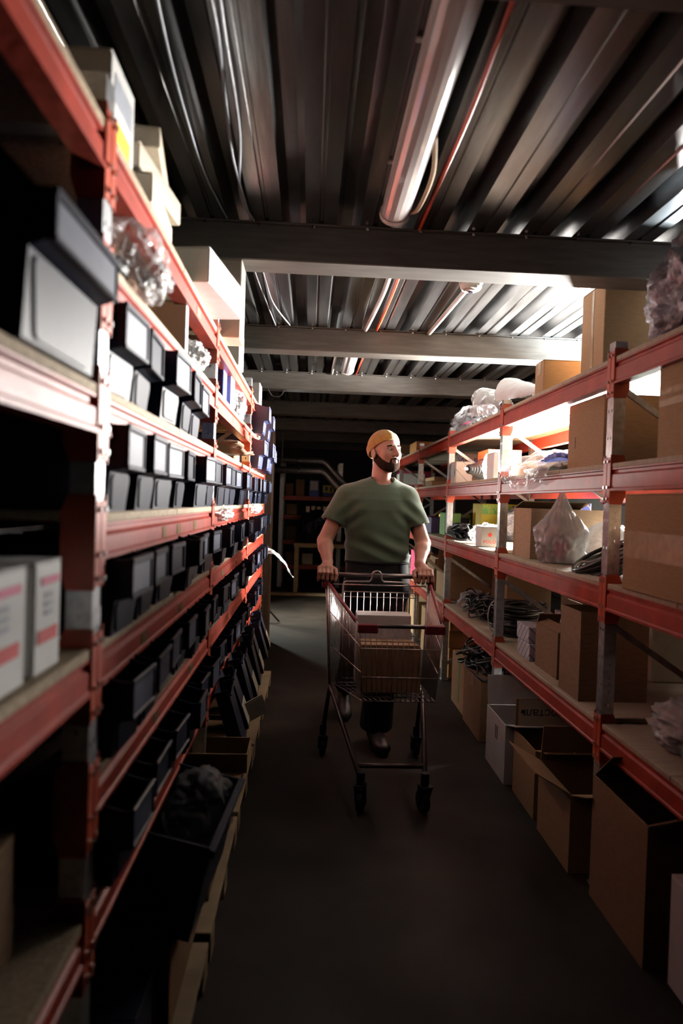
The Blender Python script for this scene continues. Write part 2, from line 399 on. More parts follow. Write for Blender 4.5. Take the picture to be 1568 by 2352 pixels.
rack('storage_rack', 'red and grey steel rack of cardboard boxes on the right of the aisle', RX, 0.70, -1, YR, LV_R, 2.02, 0.082, M['board_pale'], 3)
TL = {i: z+0.0185 for i, z in enumerate(LV_L)}     # tops of the left shelves
RT, R2, R3, R4 = [z+0.0185 for z in LV_R]
for zz, y, wd in [(2.02, 1.62, 0.05), (2.02, 2.15, 0.06), (1.797, 1.95, 0.05), (1.797, 3.2, 0.05), (1.57, 2.95, 0.05), (1.57, 3.6, 0.06), (1.348, 1.74, 0.04), (1.348, 1.93, 0.05), (1.348, 2.2, 0.05), (1.348, 3.05, 0.06), (1.348, 3.65, 0.06), (1.115, 1.55, 0.05), (1.115, 1.98, 0.06), (1.115, 2.95, 0.06), (1.115, 3.5, 0.06), (0.884, 1.7, 0.05), (0.884, 2.2, 0.06), (0.884, 3.2, 0.05)]:
    MB().box(LX+0.0006, LX+0.0016, y, y+wd, zz-0.053, zz-0.026).build('shelf_label', M['tape'], lrack)
# ------------------------------------------------------------------ shelf bins
def bin_meshes(w_, h, d, pm, hb=1.16, lipf=0.50):
    t = 0.003; lipz = lipf*h
    pr = [(-d, 0), (-0.034, 0), (-0.028, lipz*0.92), (-0.002, lipz), (-0.002, h), (-0.02, h), (-0.02-0.45*h*hb, h*hb), (-d, h*hb)]
    b = MB()
    b.prism(pr, -w_/2, -w_/2+t, 'y').prism(pr, w_/2-t, w_/2, 'y')
    b.box(-d, -0.034, -w_/2+t, w_/2-t, 0, t).box(-d, -d+t, -w_/2+t, w_/2-t, t, h*hb)
    b.prism([(-0.034, t), (-0.028, lipz*0.92), (-0.031, lipz*0.92), (-0.037, t)], -w_/2+t, w_/2-t, 'y')
    b.prism([(-0.028, lipz*0.92), (-0.002, lipz), (-0.002, lipz+0.003), (-0.030, lipz*0.92+0.003)], -w_/2+t, w_/2-t, 'y')
    body = b.mesh('bin_body', pm)
    # rounded lower front face, a little proud
    f = MB(); z0, z1 = 0.006, lipz*0.88; hw = w_/2*0.94; pts = []
    rc = min(0.014, (z1-z0)*0.3)
    def rr(cx, cz, a0, a1):
        for k in range(5):
            a = R(a0+(a1-a0)*k/4); pts.append((cx+rc*math.cos(a), cz+rc*math.sin(a)))
    hb = hw*0.86
    rr(hb-rc, z0+rc, -90, 0); rr(hw-rc, z1-rc, 0, 90); rr(-hw+rc, z1-rc, 90, 180); rr(-hb+rc, z0+rc, 180, 270)
    n = len(pts); vs_ = []
    for off in (0.0, 0.004):
        for y, z in pts:
            xx = -0.034 + 0.006*(z/(lipz*0.92)) + off
            k_ = 1.0 if off == 0 else 0.95
            vs_.append((xx, y*k_, z))
    f.add(vs_, [(i, (i+1) % n, n+(i+1) % n, n+i) for i in range(n)] + [tuple(range(n, 2*n))])
    front = f.mesh('bin_front', pm)
    # label holder lip with a frame and a card
    l = MB(); z0, z1 = lipz, h
    l.cbox(-0.004, 0.0, -w_/2+t, w_/2-t, z0, z1, 0.001)
    l.cbox(-0.001, 0.006, -w_/2, w_/2, z1-0.010, z1+0.003, 0.002).cbox(-0.001, 0.006, -w_/2, w_/2, z0-0.002, z0+0.007, 0.002)
    l.cbox(-0.001, 0.005, -w_/2, -w_/2+0.008, z0, z1, 0.001).cbox(-0.001, 0.005, w_/2-0.008, w_/2, z0, z1, 0.001)
    lip = l.mesh('label_holder', pm)
    c = MB().box(0.0005, 0.0018, -w_/2+0.009, w_/2-0.009, z0+0.008, z1-0.011)
    card = c.mesh('label_card', M['label'])
    return body, front, lip, card
BINS = {
    's': bin_meshes(0.148, 0.145, 0.36, M['plastic']),
    'm': bin_meshes(0.160, 0.165, 0.40, M['plastic']),
    'n': bin_meshes(0.19, 0.17, 0.42, M['navy']),
    'l': bin_meshes(0.27, 0.185, 0.50, M['plastic'], 1.9, 0.66),
}
ORD = ['first', 'second', 'third', 'fourth', 'fifth', 'sixth', 'seventh', 'eighth', 'ninth', 'tenth', 'eleventh', 'twelfth', 'thirteenth', 'fourteenth', 'fifteenth', 'sixteenth', 'seventeenth', 'eighteenth', 'nineteenth', 'twentieth']
def place_bin(kind, xf, y, z, label, group, rz=0.0, card=True, tilt=0.0):
    e = empty('shelf_bin', (xf, y, z), 0, label, 'bin', group, rot=(0, tilt, rz))
    b, f, l, c = BINS[kind]
    link('bin_body', b, None, e); link('bin_front', f, None, e)
    lo = link('label_holder', l, None, e)
    if card: link('label_card', c, None, lo)
    return e
rng = random.Random(4)
def row(li, name, items):
    for i, it in enumerate(items):
        y, k, pr = it[0], it[1], it[2]
        colr = 'navy' if k == 'n' else 'black'
        place_bin(k, LX + pr + rng.uniform(-0.008, 0.014), y + rng.uniform(-0.008, 0.008), TL[li], f'{colr} plastic bin, {ORD[i]} from the camera on the {name} shelf of the left rack', f'bins on the {name} shelf of the left rack',
                  rz=R(rng.uniform(-3.5, 3.5)), card=(rng.random() < 0.75))
def seq(ys, k, pr): return [(y, k, pr if not callable(pr) else pr()) for y in ys]
j = lambda a, b: (lambda: rng.uniform(a, b))
row(2, 'third highest', seq([1.355, 1.555, 1.755, 2.02, 2.26], 'm', j(0.02, 0.035)) + seq([4.30, 4.55, 4.80, 5.08], 'n', j(0.07, 0.11)))
row(3, 'fourth highest', seq([1.375, 1.575, 1.815, 2.06, 2.28, 2.49], 'm', j(0.015, 0.035)) + seq([2.77, 3.02, 3.28, 3.52, 3.74, 3.95], 'm', j(0.02, 0.04)) + seq([4.26, 4.48, 4.72, 4.96, 5.24], 'm', j(0.03, 0.06)))
row(4, 'fifth highest', seq([1.355, 1.545, 1.755, 2.02, 2.235, 2.46], 's', j(0.025, 0.045)) + seq([2.78, 2.97, 3.15, 3.34, 3.60, 3.82], 's', j(0.03, 0.05)) + seq([4.26, 4.47, 4.70, 4.92, 5.14, 5.34], 's', j(0.04, 0.07)))
row(5, 'sixth highest', seq([1.365, 1.56, 1.76, 1.98, 2.19, 2.42], 's', j(0.03, 0.05)) + seq([2.76, 2.96, 3.18, 3.40, 3.62, 3.86], 's', j(0.03, 0.055)) + seq([4.26, 4.48, 4.72, 4.96, 5.22], 's', j(0.03, 0.06)))
row(6, 'seventh highest', seq([1.365, 1.585, 1.80, 2.03, 2.25, 2.46], 's', j(0.03, 0.06)) + seq([2.78, 3.02, 3.26, 3.52, 3.80], 's', j(0.03, 0.05)) + seq([4.30, 4.56, 4.82, 5.10], 's', j(0.03, 0.05)))
# pair of navy bins on the second shelf, far end
for i, (y, t_) in enumerate([(4.45, 'navy plastic bin near the far end of the second highest left shelf'), (4.95, 'navy plastic bin at the very end of the second highest left shelf')]):
    place_bin('n', LX+0.09, y, TL[1], t_, 'navy bins on the second highest left shelf')
# large bin close to the camera
place_bin('l', LX+0.045, 0.99, TL[2], 'big black bin with a wide lip, nearest the camera on the left rack', None)

# ------------------------------------------------------------------ cartons
def lettering(parent, text, size, loc, rot, m, name='lettering', ext=0.0004, align='CENTER'):
    cu = bpy.data.curves.new('lettering', 'FONT'); cu.body = text; cu.size = size; cu.extrude = ext
    cu.align_x = align; cu.align_y = 'CENTER'; cu.resolution_u = 2
    o = bpy.data.objects.new('tmp', cu); col.objects.link(o)
    dg = bpy.context.evaluated_depsgraph_get(); me = bpy.data.meshes.new_from_object(o.evaluated_get(dg))
    bpy.data.objects.remove(o); bpy.data.curves.remove(cu)
    me.materials.clear(); me.materials.append(m)
    return link(name, me, None, parent, loc, rot)
FACE = {'x-': (R(90), 0, R(-90)), 'x+': (R(90), 0, R(90)), 'y-': (R(90), 0, 0), 'z': (0, 0, 0)}
def carton(label, x0, x1, y0, y1, z0, h, m='card', rz=0.0, style='closed', group=None, name='cardboard_box', flaps=None, tape=True, cat='box', tilt=None):
    cx, cy = (x0+x1)/2, (y0+y1)/2; a, b = (x1-x0)/2, (y1-y0)/2; t = 0.005
    e = empty(name, (cx, cy, z0), rz, label, cat, group, rot=tilt)
    mt = M[m]
    if style == 'closed':
        MB().cbox(-a, a, -b, b, 0, h-0.003, 0.003).build('box_body', mt, e)
        if b > a:
            MB().cbox(-a, -0.0015, -b, b, h-0.003, h, 0.001).build('flap', mt, e)
            MB().cbox(0.0015, a, -b, b, h-0.003, h, 0.001).build('flap', mt, e)
        else:
            MB().cbox(-a, a, -b, -0.0015, h-0.003, h, 0.001).build('flap', mt, e)
            MB().cbox(-a, a, 0.0015, b, h-0.003, h, 0.001).build('flap', mt, e)
        if tape:
            tb = MB(); dz = min(0.07, h*0.4); q = 0.024
            if b > a:
                tb.box(-q, q, -b-0.0006, b+0.0006, h, h+0.0006).box(-q, q, -b-0.0012, -b-0.0004, h-dz, h+0.0006).box(-q, q, b+0.0004, b+0.0012, h-dz, h+0.0006)
            else:
                tb.box(-a-0.0006, a+0.0006, -q, q, h, h+0.0006).box(-a-0.0012, -a-0.0004, -q, q, h-dz, h+0.0006).box(a+0.0004, a+0.0012, -q, q, h-dz, h+0.0006)
            tb.build('tape', M['tape'], e)
    else:
        MB().box(-a, a, -b, b, 0, t).box(-a, -a+t, -b, b, t, h).box(a-t, a, -b, b, t, h).box(-a+t, a-t, -b, -b+t, t, h).box(-a+t, a-t, b-t, b, t, h).build('box_body', mt, e)
        fl = flaps if flaps is not None else (115, 100, 120, 95)      # opening angles: -x, +x, -y, +y
        fw_ = min(a, b)*0.95
        for k, ang in enumerate(fl):
            if ang is None: continue
            fwid = (min(a, b)*0.9)
            if k < 2:
                s = -1 if k == 0 else 1
                f = MB().box(0, fwid, -b+0.004, b-0.004, -0.002, 0.002).build('flap', mt, e, (s*a - s*0.003, 0, h+0.002))
                f.rotation_euler = (0, -R(180-ang), 0) if s > 0 else (0, -R(ang), 0)
            else:
                s = -1 if k == 2 else 1
                f = MB().box(-a+0.004, a-0.004, 0, fwid, -0.002, 0.002).build('flap', mt, e, (0, s*b - s*0.003, h+0.002))
                f.rotation_euler = ((R(180-ang), 0, 0) if s > 0 else (R(ang), 0, 0))
    return e
# opening angle: 90 = flap straight up, 180 = folded out level, 0 = closed

# ------------------------------------------------------------------ bags, sheets and cables
def blob(name, label, cat, loc, size, seed, m, crumple=0.18, freq=2.2, rz=0, neck=False, sub=5, group=None, parts=None):
    bm = bmesh.new(); bmesh.ops.create_icosphere(bm, subdivisions=sub, radius=1.0)
    off = Vector((seed*3.7, seed*1.3, seed*2.1))
    for v in bm.verts:
        p = v.co.copy(); n1 = noise.noise(p*freq+off); n2 = abs(noise.noise(p*freq*2.3+off)); n3 = abs(noise.noise(p*freq*5.1+off))
        r = 1 + crumple*(n1*1.0 - n2*1.1 - n3*0.45)
        q = p*r
        if neck and q.z > 0.15:
            k = min(1, (q.z-0.15)/0.7); sq = 1 - 0.86*k**0.8; q.x *= sq; q.y *= sq; q.z += 0.25*k
        if q.z < -0.72: q.z = -0.72 + (q.z+0.72)*0.08
        v.co = Vector((q.x*size[0]/2, q.y*size[1]/2, (q.z+0.74)*size[2]/1.74))
    me = bpy.data.meshes.new(name); bm.to_mesh(me); bm.free()
    me.polygons.foreach_set('use_smooth', [True]*len(me.polygons)); me.materials.append(m)
    e = empty(name, loc, rz, label, cat, group)
    link('bag_skin', me, None, e)
    for k in range(parts or 0):
        b2 = bmesh.new(); bmesh.ops.create_icosphere(b2, subdivisions=2, radius=1.0)
        rr = random.Random(seed*10+k)
        mm = Matrix.Diagonal((size[0]*rr.uniform(0.12, 0.2), size[1]*rr.uniform(0.12, 0.2), size[2]*rr.uniform(0.10, 0.16), 1))
        bmesh.ops.transform(b2, matrix=mm, verts=b2.verts)
        for v in b2.verts: v.co *= 1+0.25*noise.noise(v.co*14+off)
        m2 = bpy.data.meshes.new('bag_content'); b2.to_mesh(m2); b2.free(); m2.materials.append(M[['rubber', 'pink', 'steel', 'card3'][(seed+k) % 4]])
        link('bag_content', m2, None, e, (size[0]*rr.uniform(-0.16, 0.16), size[1]*rr.uniform(-0.16, 0.16), size[2]*(0.2+0.14*k)))
    return e
def sheet(name, label, cat, fn, m, nu=40, nv=40, crumple=0.006, seed=1, group=None, thick=0.0012):
    def g(u, v):
        p = Vector(fn(u, v)); q = p*14 + Vector((seed*5.1, seed, 0))
        d = Vector((noise.noise(q), noise.noise(q+Vector((7, 3, 1))), noise.noise(q+Vector((1, 9, 5)))))
        q2 = q*2.7
        d += 0.5*Vector((noise.noise(q2), noise.noise(q2+Vector((7, 3, 1))), noise.noise(q2+Vector((1, 9, 5)))))
        return p + d*crumple
    o = MB().grid(g, nu, nv).build(name, m, smooth=True)
    if m not in (M['film'], M['film2'], M['film3']):
        sm = o.modifiers.new('thickness', 'SOLIDIFY'); sm.thickness = thick
    return tag(o, label, cat, group)
def coil(name, label, loc, r_in, r_out, h, turns, rc, m, seed, rot=(0, 0, 0), cat='cable', messy=0.012, n=7, tie=True, squash=1.0):
    rr = random.Random(seed); e = empty(name, loc, 0, label, cat, rot=rot)
    mb = MB()
    for k in range(turns):
        ra = rr.uniform(r_in, r_out); zc = rc + (h-2*rc)*((k+0.5)/turns) ; ph = rr.uniform(0, 6.28); a1 = rr.uniform(0, messy); a2 = rr.uniform(0, messy)
        ox, oy = rr.uniform(-messy, messy), rr.uniform(-messy, messy)
        pts = []
        for i in range(26):
            a = i*2*math.pi/26
            q = ra + a1*math.sin(2*a+ph) + a2*math.sin(3*a+2*ph)
            pts.append((ox+q*math.cos(a), oy+q*squash*math.sin(a), max(rc, zc + messy*0.6*math.sin(2*a+ph*3))))
        mb.tube(pts, rc, n, closed=True)
    mb.build('cable_turns', m, e, smooth=True)
    if tie:
        for a in (0.6, 2.9):
            c, s = math.cos(a), math.sin(a); rm = (r_in+r_out)/2; rd = (r_out-r_in)/2+0.012
            pts = [(c*(rm+rd*math.cos(t)), s*squash*(rm+rd*math.cos(t)), h/2 + (h/2+0.004)*math.sin(t)) for t in [i*2*math.pi/14 for i in range(14)]]
            MB().tube(pts, 0.004, 6, closed=True).build('cable_tie', M['offwhite'], e)
    return e
def tangle(name, label, loc, size, count, rc, m, seed, cat='cable'):
    rr = random.Random(seed); e = empty(name, loc, 0, label, cat); mb = MB()
    for k in range(count):
        c = Vector((rr.uniform(-.28, .28)*size[0], rr.uniform(-.28, .28)*size[1], 0)); pts = []
        ra, rb = rr.uniform(0.3, 0.5)*size[0]*0.62, rr.uniform(0.3, 0.5)*size[1]*0.62; ph = rr.uniform(0, 6.28); zb = rr.uniform(0.12, 0.85)*size[2]
        tx, ty = rr.uniform(-.35, .35), rr.uniform(-.35, .35)
        for i in range(22):
            a = i*2*math.pi/22
            xx, yy = ra*math.cos(a)*(1+.2*math.sin(3*a+ph)), rb*math.sin(a)*(1+.2*math.cos(2*a+ph))
            zz = zb + tx*xx + ty*yy + 0.08*size[2]*math.sin(4*a+ph)
            pts.append((c.x+xx, c.y+yy, min(max(rc, zz), size[2])))
        mb.tube(pts, rc, 6, closed=True)
    mb.build('cable_turns', m, e, smooth=True)
    pl = MB()
    for k in range(6):
        x_, y_ = rr.uniform(-.45, .45)*size[0], rr.uniform(-.45, .45)*size[1]; z_ = rr.uniform(0.15, 0.8)*size[2]
        pl.cbox(x_-.014, x_+.014, y_-.02, y_+.02, z_-.012, z_+.012, .003)
    pl.build('cable_plug', m, e)
    return e
# ------------------------------------------------------------------ right rack: top shelf
c = carton('tall pale cardboard box standing on the top right shelf against the ceiling beam', 1.27, 1.60, 2.97, 3.22, RT, 0.45, 'card', tape=False)
MB().prism([(-0.012, 0.0), (0.012, 0.0), (0.014, 0.12), (0.010, 0.2), (0.015, 0.3), (0.009, 0.44), (-0.013, 0.44), (-0.01, 0.3), (-0.016, 0.17)], -0.1665, -0.1650, 'x').build('tape', M['tape'], c)
blob('wrapped_bundle', 'grey bubble foil bundle on the nearest bay of the top right shelf', 'bundle', (1.35, 2.30, RT), (0.40, 0.5, 0.42), 3, M['foil'], 0.22, 2.6)
c = carton('plain brown cardboard box beside the tall pale box on the top right shelf', 1.15, 1.34, 3.39, 3.52, RT, 0.185, 'card')
# folded translucent white plastic sheets
def fan(u, v):
    a = (v-0.5)*3.6; r = 0.02+0.115*u
    return (1.21+0.02*u + r*math.sin(a)*0.85, 3.56+0.62*u + 0.05*math.cos(a*1.3)*u, RT + 0.012 + 0.02*(1-u) + max(0, r*(0.75+math.cos(a))))
sheet('plastic_sheet', 'white plastic cone lying beside the brown box on the top right shelf', 'sheet', fan, M['white'], seed=2, crumple=0.006)
def fan2(u, v):
    a = (v-0.5)*4.2; r = 0.05+0.095*u
    return (1.21 + r*math.sin(a)*0.8, 4.22+0.55*u + 0.04*math.cos(a*2)*u, RT + 0.014 + max(0, r*(0.8+math.cos(a)*1.05)))
sheet('plastic_sheet', 'milky crumpled plastic hood past the white cone on the top right shelf', 'sheet', fan2, M['film2'], seed=5, crumple=0.016)
e = blob('parts_bag', 'clear bag of metal rods on the top right shelf above the patterned box', 'bag', (1.24, 5.25, RT), (0.28, 0.85, 0.22), 8, M['film'], 0.25, 2.0, parts=3)
for k in range(6):
    MB().cyl((-0.09+0.03*k, -0.33+0.03*(k % 3), 0.03+0.02*(k % 4)), (-0.07+0.025*k, 0.22, 0.05+0.015*(k % 3)), 0.007, 8).build('metal_rod', M['steel'], e)
c = carton('wide brown crate far down the top right shelf', 1.18, 1.6, 7.7, 8.2, RT, 0.15, 'cardo')
c = carton('flat brown box at the far end of the top right shelf', 1.15, 1.65, 8.75, 9.3, RT, 0.20, 'card3')

# second shelf
c = carton('large brown cardboard box on the second right shelf behind the near upright', 1.14, 1.40, 2.63, 3.00, R2, 0.285, 'card', tape=False)
MB().box(-0.1315, -0.1303, 0.10, 0.104, 0.09, 0.14).build('hand_hole', M['ink'], c)
c = carton('taped brown cardboard box at the right edge of the second right shelf', 1.118, 1.62, 1.62, 2.17, R2, 0.30, 'card', tape=False)
for z in (0.20, 0.165): MB().box(-0.2522, -0.2512, -0.27, 0.27, z, z+0.022).build('tape', M['tape'], c)
carton('added light-blocking box at the back of the second right shelf behind the large brown box', 1.46, 1.76, 2.66, 2.98, R2, 0.27, 'card3', tape=False)  # unseen box added to keep lamp light off the neighbouring box faces
c = carton('brown box inside a clear bag on the second right shelf', 1.28, 1.55, 3.97, 4.20, R2, 0.10, 'card2', tape=False)
def drape(u, v):
    y = 3.02 + 0.80*u; a = v
    if a < 0.35: k = a/0.35; return (1.075 - 0.02*math.sin(u*3), y+0.05*(1-k), R2 - 0.10*(1-k)*(1-abs(u-0.45)) + 0.02)
    k = (a-0.35)/0.65; return (1.085 + 0.42*k, y, R2 + 0.03 + (0.11*u+0.02)*math.sin(min(1, k*1.6)*1.57))
sheet('plastic_bag', 'large clear plastic bag drooping over the second right shelf beam', 'bag', drape, M['film3'], 44, 44, 0.016, 7)
def folded(u, v):
    return (1.16+0.26*v, 3.06+0.42*u, R2+0.058+0.018*math.sin(u*5+v*3)+0.03*v)
sheet('folded_cloth', 'blue and white folded packet lying beside the large brown box', 'packet', folded, M['bluep'], 24, 24, 0.02, 9, thick=0.02)
def folded2(u, v):
    return (1.13+0.3*v, 3.04+0.55*u, R2+0.016+0.012*math.sin(u*6+v*3))
sheet('folded_cloth', 'white folded packet under the blue one on the second right shelf', 'packet', folded2, M['white'], 24, 24, 0.008, 11, thick=0.02)
c = carton('thin grey panel carton standing against the second upright of the right rack', 1.112, 1.172, 3.955, 3.975, R2, 0.255, 'cardw', name='carton', tape=False)
c = carton('thin white carton standing on edge on the second right shelf', 1.13, 1.165, 4.20, 4.36, R2, 0.165, 'cardw', name='carton', tape=False)
c = carton('orange carton with rounded corner behind the white carton', 1.30, 1.55, 4.99, 5.30, R2, 0.25, 'cardo')
c = carton('cream carton with blue lettering behind the patterned box', 1.35, 1.60, 6.10, 6.43, R2, 0.30, 'cardp', tape=False)
lettering(c, 'WABCO', 0.085, (0.0, -0.1662, 0.225), FACE['y-'], M['inkblue'])
lettering(c, 'O', 0.085, (-0.1262, 0.0, 0.20), FACE['x-'], M['inkblue'])
c = carton('cream box printed with diagonal lines at the third upright of right rack', 1.108, 1.235, 5.19, 5.385, R2, 0.165, 'pattern', name='carton', tape=False)
MB().box(-0.0685, -0.0677, -0.05, 0.05, 0.06, 0.12).build('shipping_label', M['steel'], c)
# rubber boot on a shaft in a bag
e = empty('rubber_boot', (1.13, 4.80, R2), 0, 'black ribbed rubber boot lying beside the patterned box', 'car part')
mb = MB(); ax = Vector((-0.75, -0.55, 0)).normalized(); n = 16; prof = []
for k in range(15):
    u = k/14; base = 0.028 + 0.045*u**1.6; prof.append((0.16*u, base + (0.006 if k % 2 else -0.004)))
prof += [(0.165, 0.085), (0.19, 0.088), (0.192, 0.05)]
perp = Vector((-ax.y, ax.x, 0)); rings = []
for d_, r_ in prof:
    cc = Vector((0.09, 0.07, 0.088)) - ax*(d_-0.14) + Vector((0, 0, 0))
    rings.append([cc + (perp*math.cos(2*math.pi*q/n) + Vector((0, 0, 1))*math.sin(2*math.pi*q/n))*r_ for q in range(n)])
mb.add([p for g in rings for p in g], [(i*n+q, i*n+(q+1) % n, (i+1)*n+(q+1) % n, (i+1)*n+q) for i in range(len(rings)-1) for q in range(n)] + [tuple(range(n)), tuple((len(rings)-1)*n+q for q in range(n))])
mb.build('rubber_bellows', M['rubber'], e)
p0 = Vector((0.09, 0.07, 0.088)) + ax*0.14
MB().cyl(p0, p0+ax*0.03, 0.012, 10).build('shaft_end', M['bolt'], e)
blob('plastic_bag', 'white plastic bag crumpled behind the black rubber boot', 'bag', (1.24, 4.60, R2), (0.16, 0.18, 0.21), 13, M['film2'], 0.2, 2.5)
c = carton('flat brown box lying past the fourth upright on the second right shelf', 1.16, 1.6, 6.5, 6.88, R2, 0.06, 'card3', tape=False)
c = carton('brown box on the second right shelf, fourth bay', 1.28, 1.7, 7.05, 7.6, R2, 0.12, 'card')
c = carton('white carton with red lettering far down the second right shelf', 1.14, 1.45, 8.65, 9.05, R2, 0.215, 'cardw', name='carton', tape=False)
lettering(c, 'ОФИСНАЯ', 0.06, (0.02, -0.2012, 0.05), FACE['y-'], M['inkred'])
c = carton('dark magenta carton behind the far white carton', 1.2, 1.6, 9.1, 9.5, R2, 0.27, 'pink')

# third shelf
c = carton('large film wrapped brown box at the right edge of the third right shelf', 1.085, 1.6, 1.72, 2.31, R3, 0.325, 'card', tape=False)
MB().box(-0.2592, -0.2582, -0.29, 0.29, 0.11, 0.20).build('tape', M['tape'], c)
c = carton('brown cardboard box with open top on the third right shelf behind a plastic bag', 1.15, 1.53, 3.50, 3.80, R3, 0.265, 'card2', style='open', flaps=(None, None, None, 15))
c = carton('brown box at the back of the third right shelf', 1.50, 1.76, 4.05, 4.4, R3, 0.25, 'card2')
for k, (y, lab) in enumerate([(4.06, 'nearer'), (4.23, 'farther')]):
    q = carton(f'{lab} small blue striped carton on top of the back box', 1.52, 1.70, y, y+0.15, R3+0.252, 0.055, 'bluepat', name='carton', tape=False)
blob('parts_bag', 'knotted clear bag of dark and red parts on the third right shelf', 'bag', (1.235, 3.30, R3), (0.25, 0.27, 0.34), 21, M['film2'], 0.20, 2.2, neck=True, parts=4)
blob('plastic_bag', 'bright white plastic bag behind the cable coil on the third right shelf', 'bag', (1.47, 3.28, R3), (0.30, 0.34, 0.21), 22, M['film2'], 0.16, 1.8)
coil('cable_coil', 'thick black cable coil leaning on the third right shelf', (1.31, 2.82, R3+0.012), 0.10, 0.165, 0.10, 13, 0.0105, M['cable'], 5, rot=(R(-14), R(-24), 0.3), messy=0.01)
blob('plastic_bag', 'clear plastic bag beside the cable coil near the upright on third right shelf', 'bag', (1.28, 2.53, R3), (0.16, 0.10, 0.16), 24, M['film2'], 0.2, 2.4)
q = carton('thin red and white carton standing next to the large film wrapped box', 1.20, 1.38, 2.36, 2.42, R3, 0.20, 'pink', name='carton', tape=False)
c = carton('small white carton with a red logo on the third right shelf', 1.12, 1.235, 4.40, 4.55, R3, 0.135, 'cardw', name='carton', tape=False)
lettering(c, 'POLO', 0.032, (0.0, -0.0762, 0.035), FACE['y-'], M['inkred'])
MB().cyl((0, -0.0752, 0.082), (0, -0.0764, 0.082), 0.013, 16).build('logo_disc', M['inkred'], c)
blob('parts_bag', 'clear bag of small brown parts next to the white carton with red logo', 'bag', (1.26, 4.82, R3), (0.24, 0.34, 0.15), 25, M['film'], 0.25, 2.2, parts=4)
tangle('cable_bundle', 'tangle of black cables with plugs across the third upright on third right shelf', (1.22, 5.42, R3), (0.22, 0.62, 0.12), 22, 0.008, M['cable'], 31)
def mann(label, x0, x1, y0, y1, z0, h, txt, size, rows=1):
    q = carton(label, x0, x1, y0, y1, z0, h, 'yellow', name='carton', tape=False)
    a, b = (x1-x0)/2, (y1-y0)/2
    MB().box(-a*0.98, a*0.98, -b-0.0012, -b-0.0004, h*0.70, h*0.97).build('printed_band', M['green'], q)
    for r_, t_ in enumerate(txt.split('\n')):
        lettering(q, t_, size, (0, -b-0.0016, h*(0.90-0.14*r_)), FACE['y-'], M['yellow'])
    return q
mann('large yellow carton with green lettering behind the black cables', 1.42, 1.78, 5.60, 5.9, R3, 0.29, 'MANN  MANN\nFILTER FILT', 0.05)
blob('wrapped_bundle', 'silver foil package leaning on the large yellow carton', 'bundle', (1.64, 5.36, R3), (0.22, 0.2, 0.28), 33, M['foil'], 0.2, 2.2)
mann('small yellow carton, nearer of two at the fourth upright of the right rack', 1.38, 1.52, 7.05, 7.25, R3, 0.17, 'MANN', 0.04)
mann('small yellow carton, farther of two at the fourth upright of the right rack', 1.53, 1.68, 7.05, 7.25, R3, 0.17, 'FILTER', 0.04)
c = carton('dark purple carton behind the man on the third right shelf', 1.14, 1.5, 6.35, 6.85, R3, 0.15, 'purple', name='carton', tape=False)
c = carton('magenta carton far down the third right shelf', 1.14, 1.4, 7.5, 8.0, R3, 0.14, 'pink', name='carton')
c = carton('bright green carton beside the large yellow carton', 1.2, 1.34, 6.0, 6.25, R3, 0.2, 'green', name='carton', tape=False)

# fourth shelf
c = carton('tall narrow brown box on the lowest right shelf by the near upright', 1.115, 1.40, 2.72, 2.94, R4, 0.365, 'card3', style='open', flaps=(None, None, None, None))
c = carton('brown box with torn side on the lowest right shelf', 1.15, 1.27, 3.06, 3.36, R4, 0.21, 'card3', style='open', flaps=(25, None, None, 60))
i = 0
for (x0, y0, lv, lab) in [(1.14, 3.42, 0, 'bottom left'), (1.14, 3.44, 1, 'upper left'), (1.30, 3.30, 0, 'bottom middle'), (1.30, 3.31, 1, 'middle'), (1.30, 3.32, 2, 'topmost'), (1.44, 3.32, 1, 'rear')]:
    zz = R4 + lv*0.085 if not (x0 == 1.44) else R4
    carton(f'pale striped small carton, {lab} of the pile beside the torn brown box', x0, x0+0.13, y0, y0+0.20, zz, 0.084, 'whitepat', name='carton', tape=False, group='pile of pale striped cartons')
coil('cable_coil', 'tall stack of thin black cable coiled on the lowest right shelf', (1.31, 4.15, R4), 0.10, 0.175, 0.20, 34, 0.007, M['cable'], 7, messy=0.012, n=6)
tangle('cable_bundle', 'loose heap of black cable on the lowest right shelf behind the upright', (1.25, 4.62, R4), (0.30, 0.42, 0.20), 30, 0.0065, M['cable'], 36)
blob('plastic_bag', 'clear bag at the end of the black cable heap', 'bag', (1.22, 4.98, R4), (0.22, 0.22, 0.17), 37, M['film'], 0.22, 2.2, parts=2)
c = carton('wide open cardboard box behind the cable heap on the lowest right shelf', 1.15, 1.70, 5.55, 6.05, R4, 0.20, 'card', style='open', flaps=(140, 105, 95, 75))
c = carton('small open box with raised flap further down the lowest right shelf', 1.14, 1.45, 6.15, 6.6, R4, 0.16, 'card3', style='open', flaps=(70, 120, 110, 100))
mann('yellow carton with green band, left of the pair below the third right shelf', 1.34, 1.46, 6.62, 6.85, R4, 0.30, 'MANN\nFILTER', 0.035)
mann('yellow carton with green band, right of the pair below the third right shelf', 1.48, 1.72, 6.62, 6.85, R4, 0.30, 'MANN\nFILTER', 0.06)
for k, (y, lab) in enumerate([(7.05, 'nearest'), (7.22, 'middle'), (7.39, 'farthest')]):
    carton(f'magenta and white carton, {lab} of three on the lowest right shelf', 1.14, 1.3, y, y+0.15, R4, 0.28, 'pink', name='carton', tape=False, group='magenta cartons on the lowest right shelf')
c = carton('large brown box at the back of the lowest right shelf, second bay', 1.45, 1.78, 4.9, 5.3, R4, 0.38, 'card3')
c = carton('open carton with taped lid at the back of the lowest right shelf, first bay', 1.46, 1.76, 3.56, 3.86, R4, 0.28, 'card', style='open', flaps=(120, 100, 160, 95))
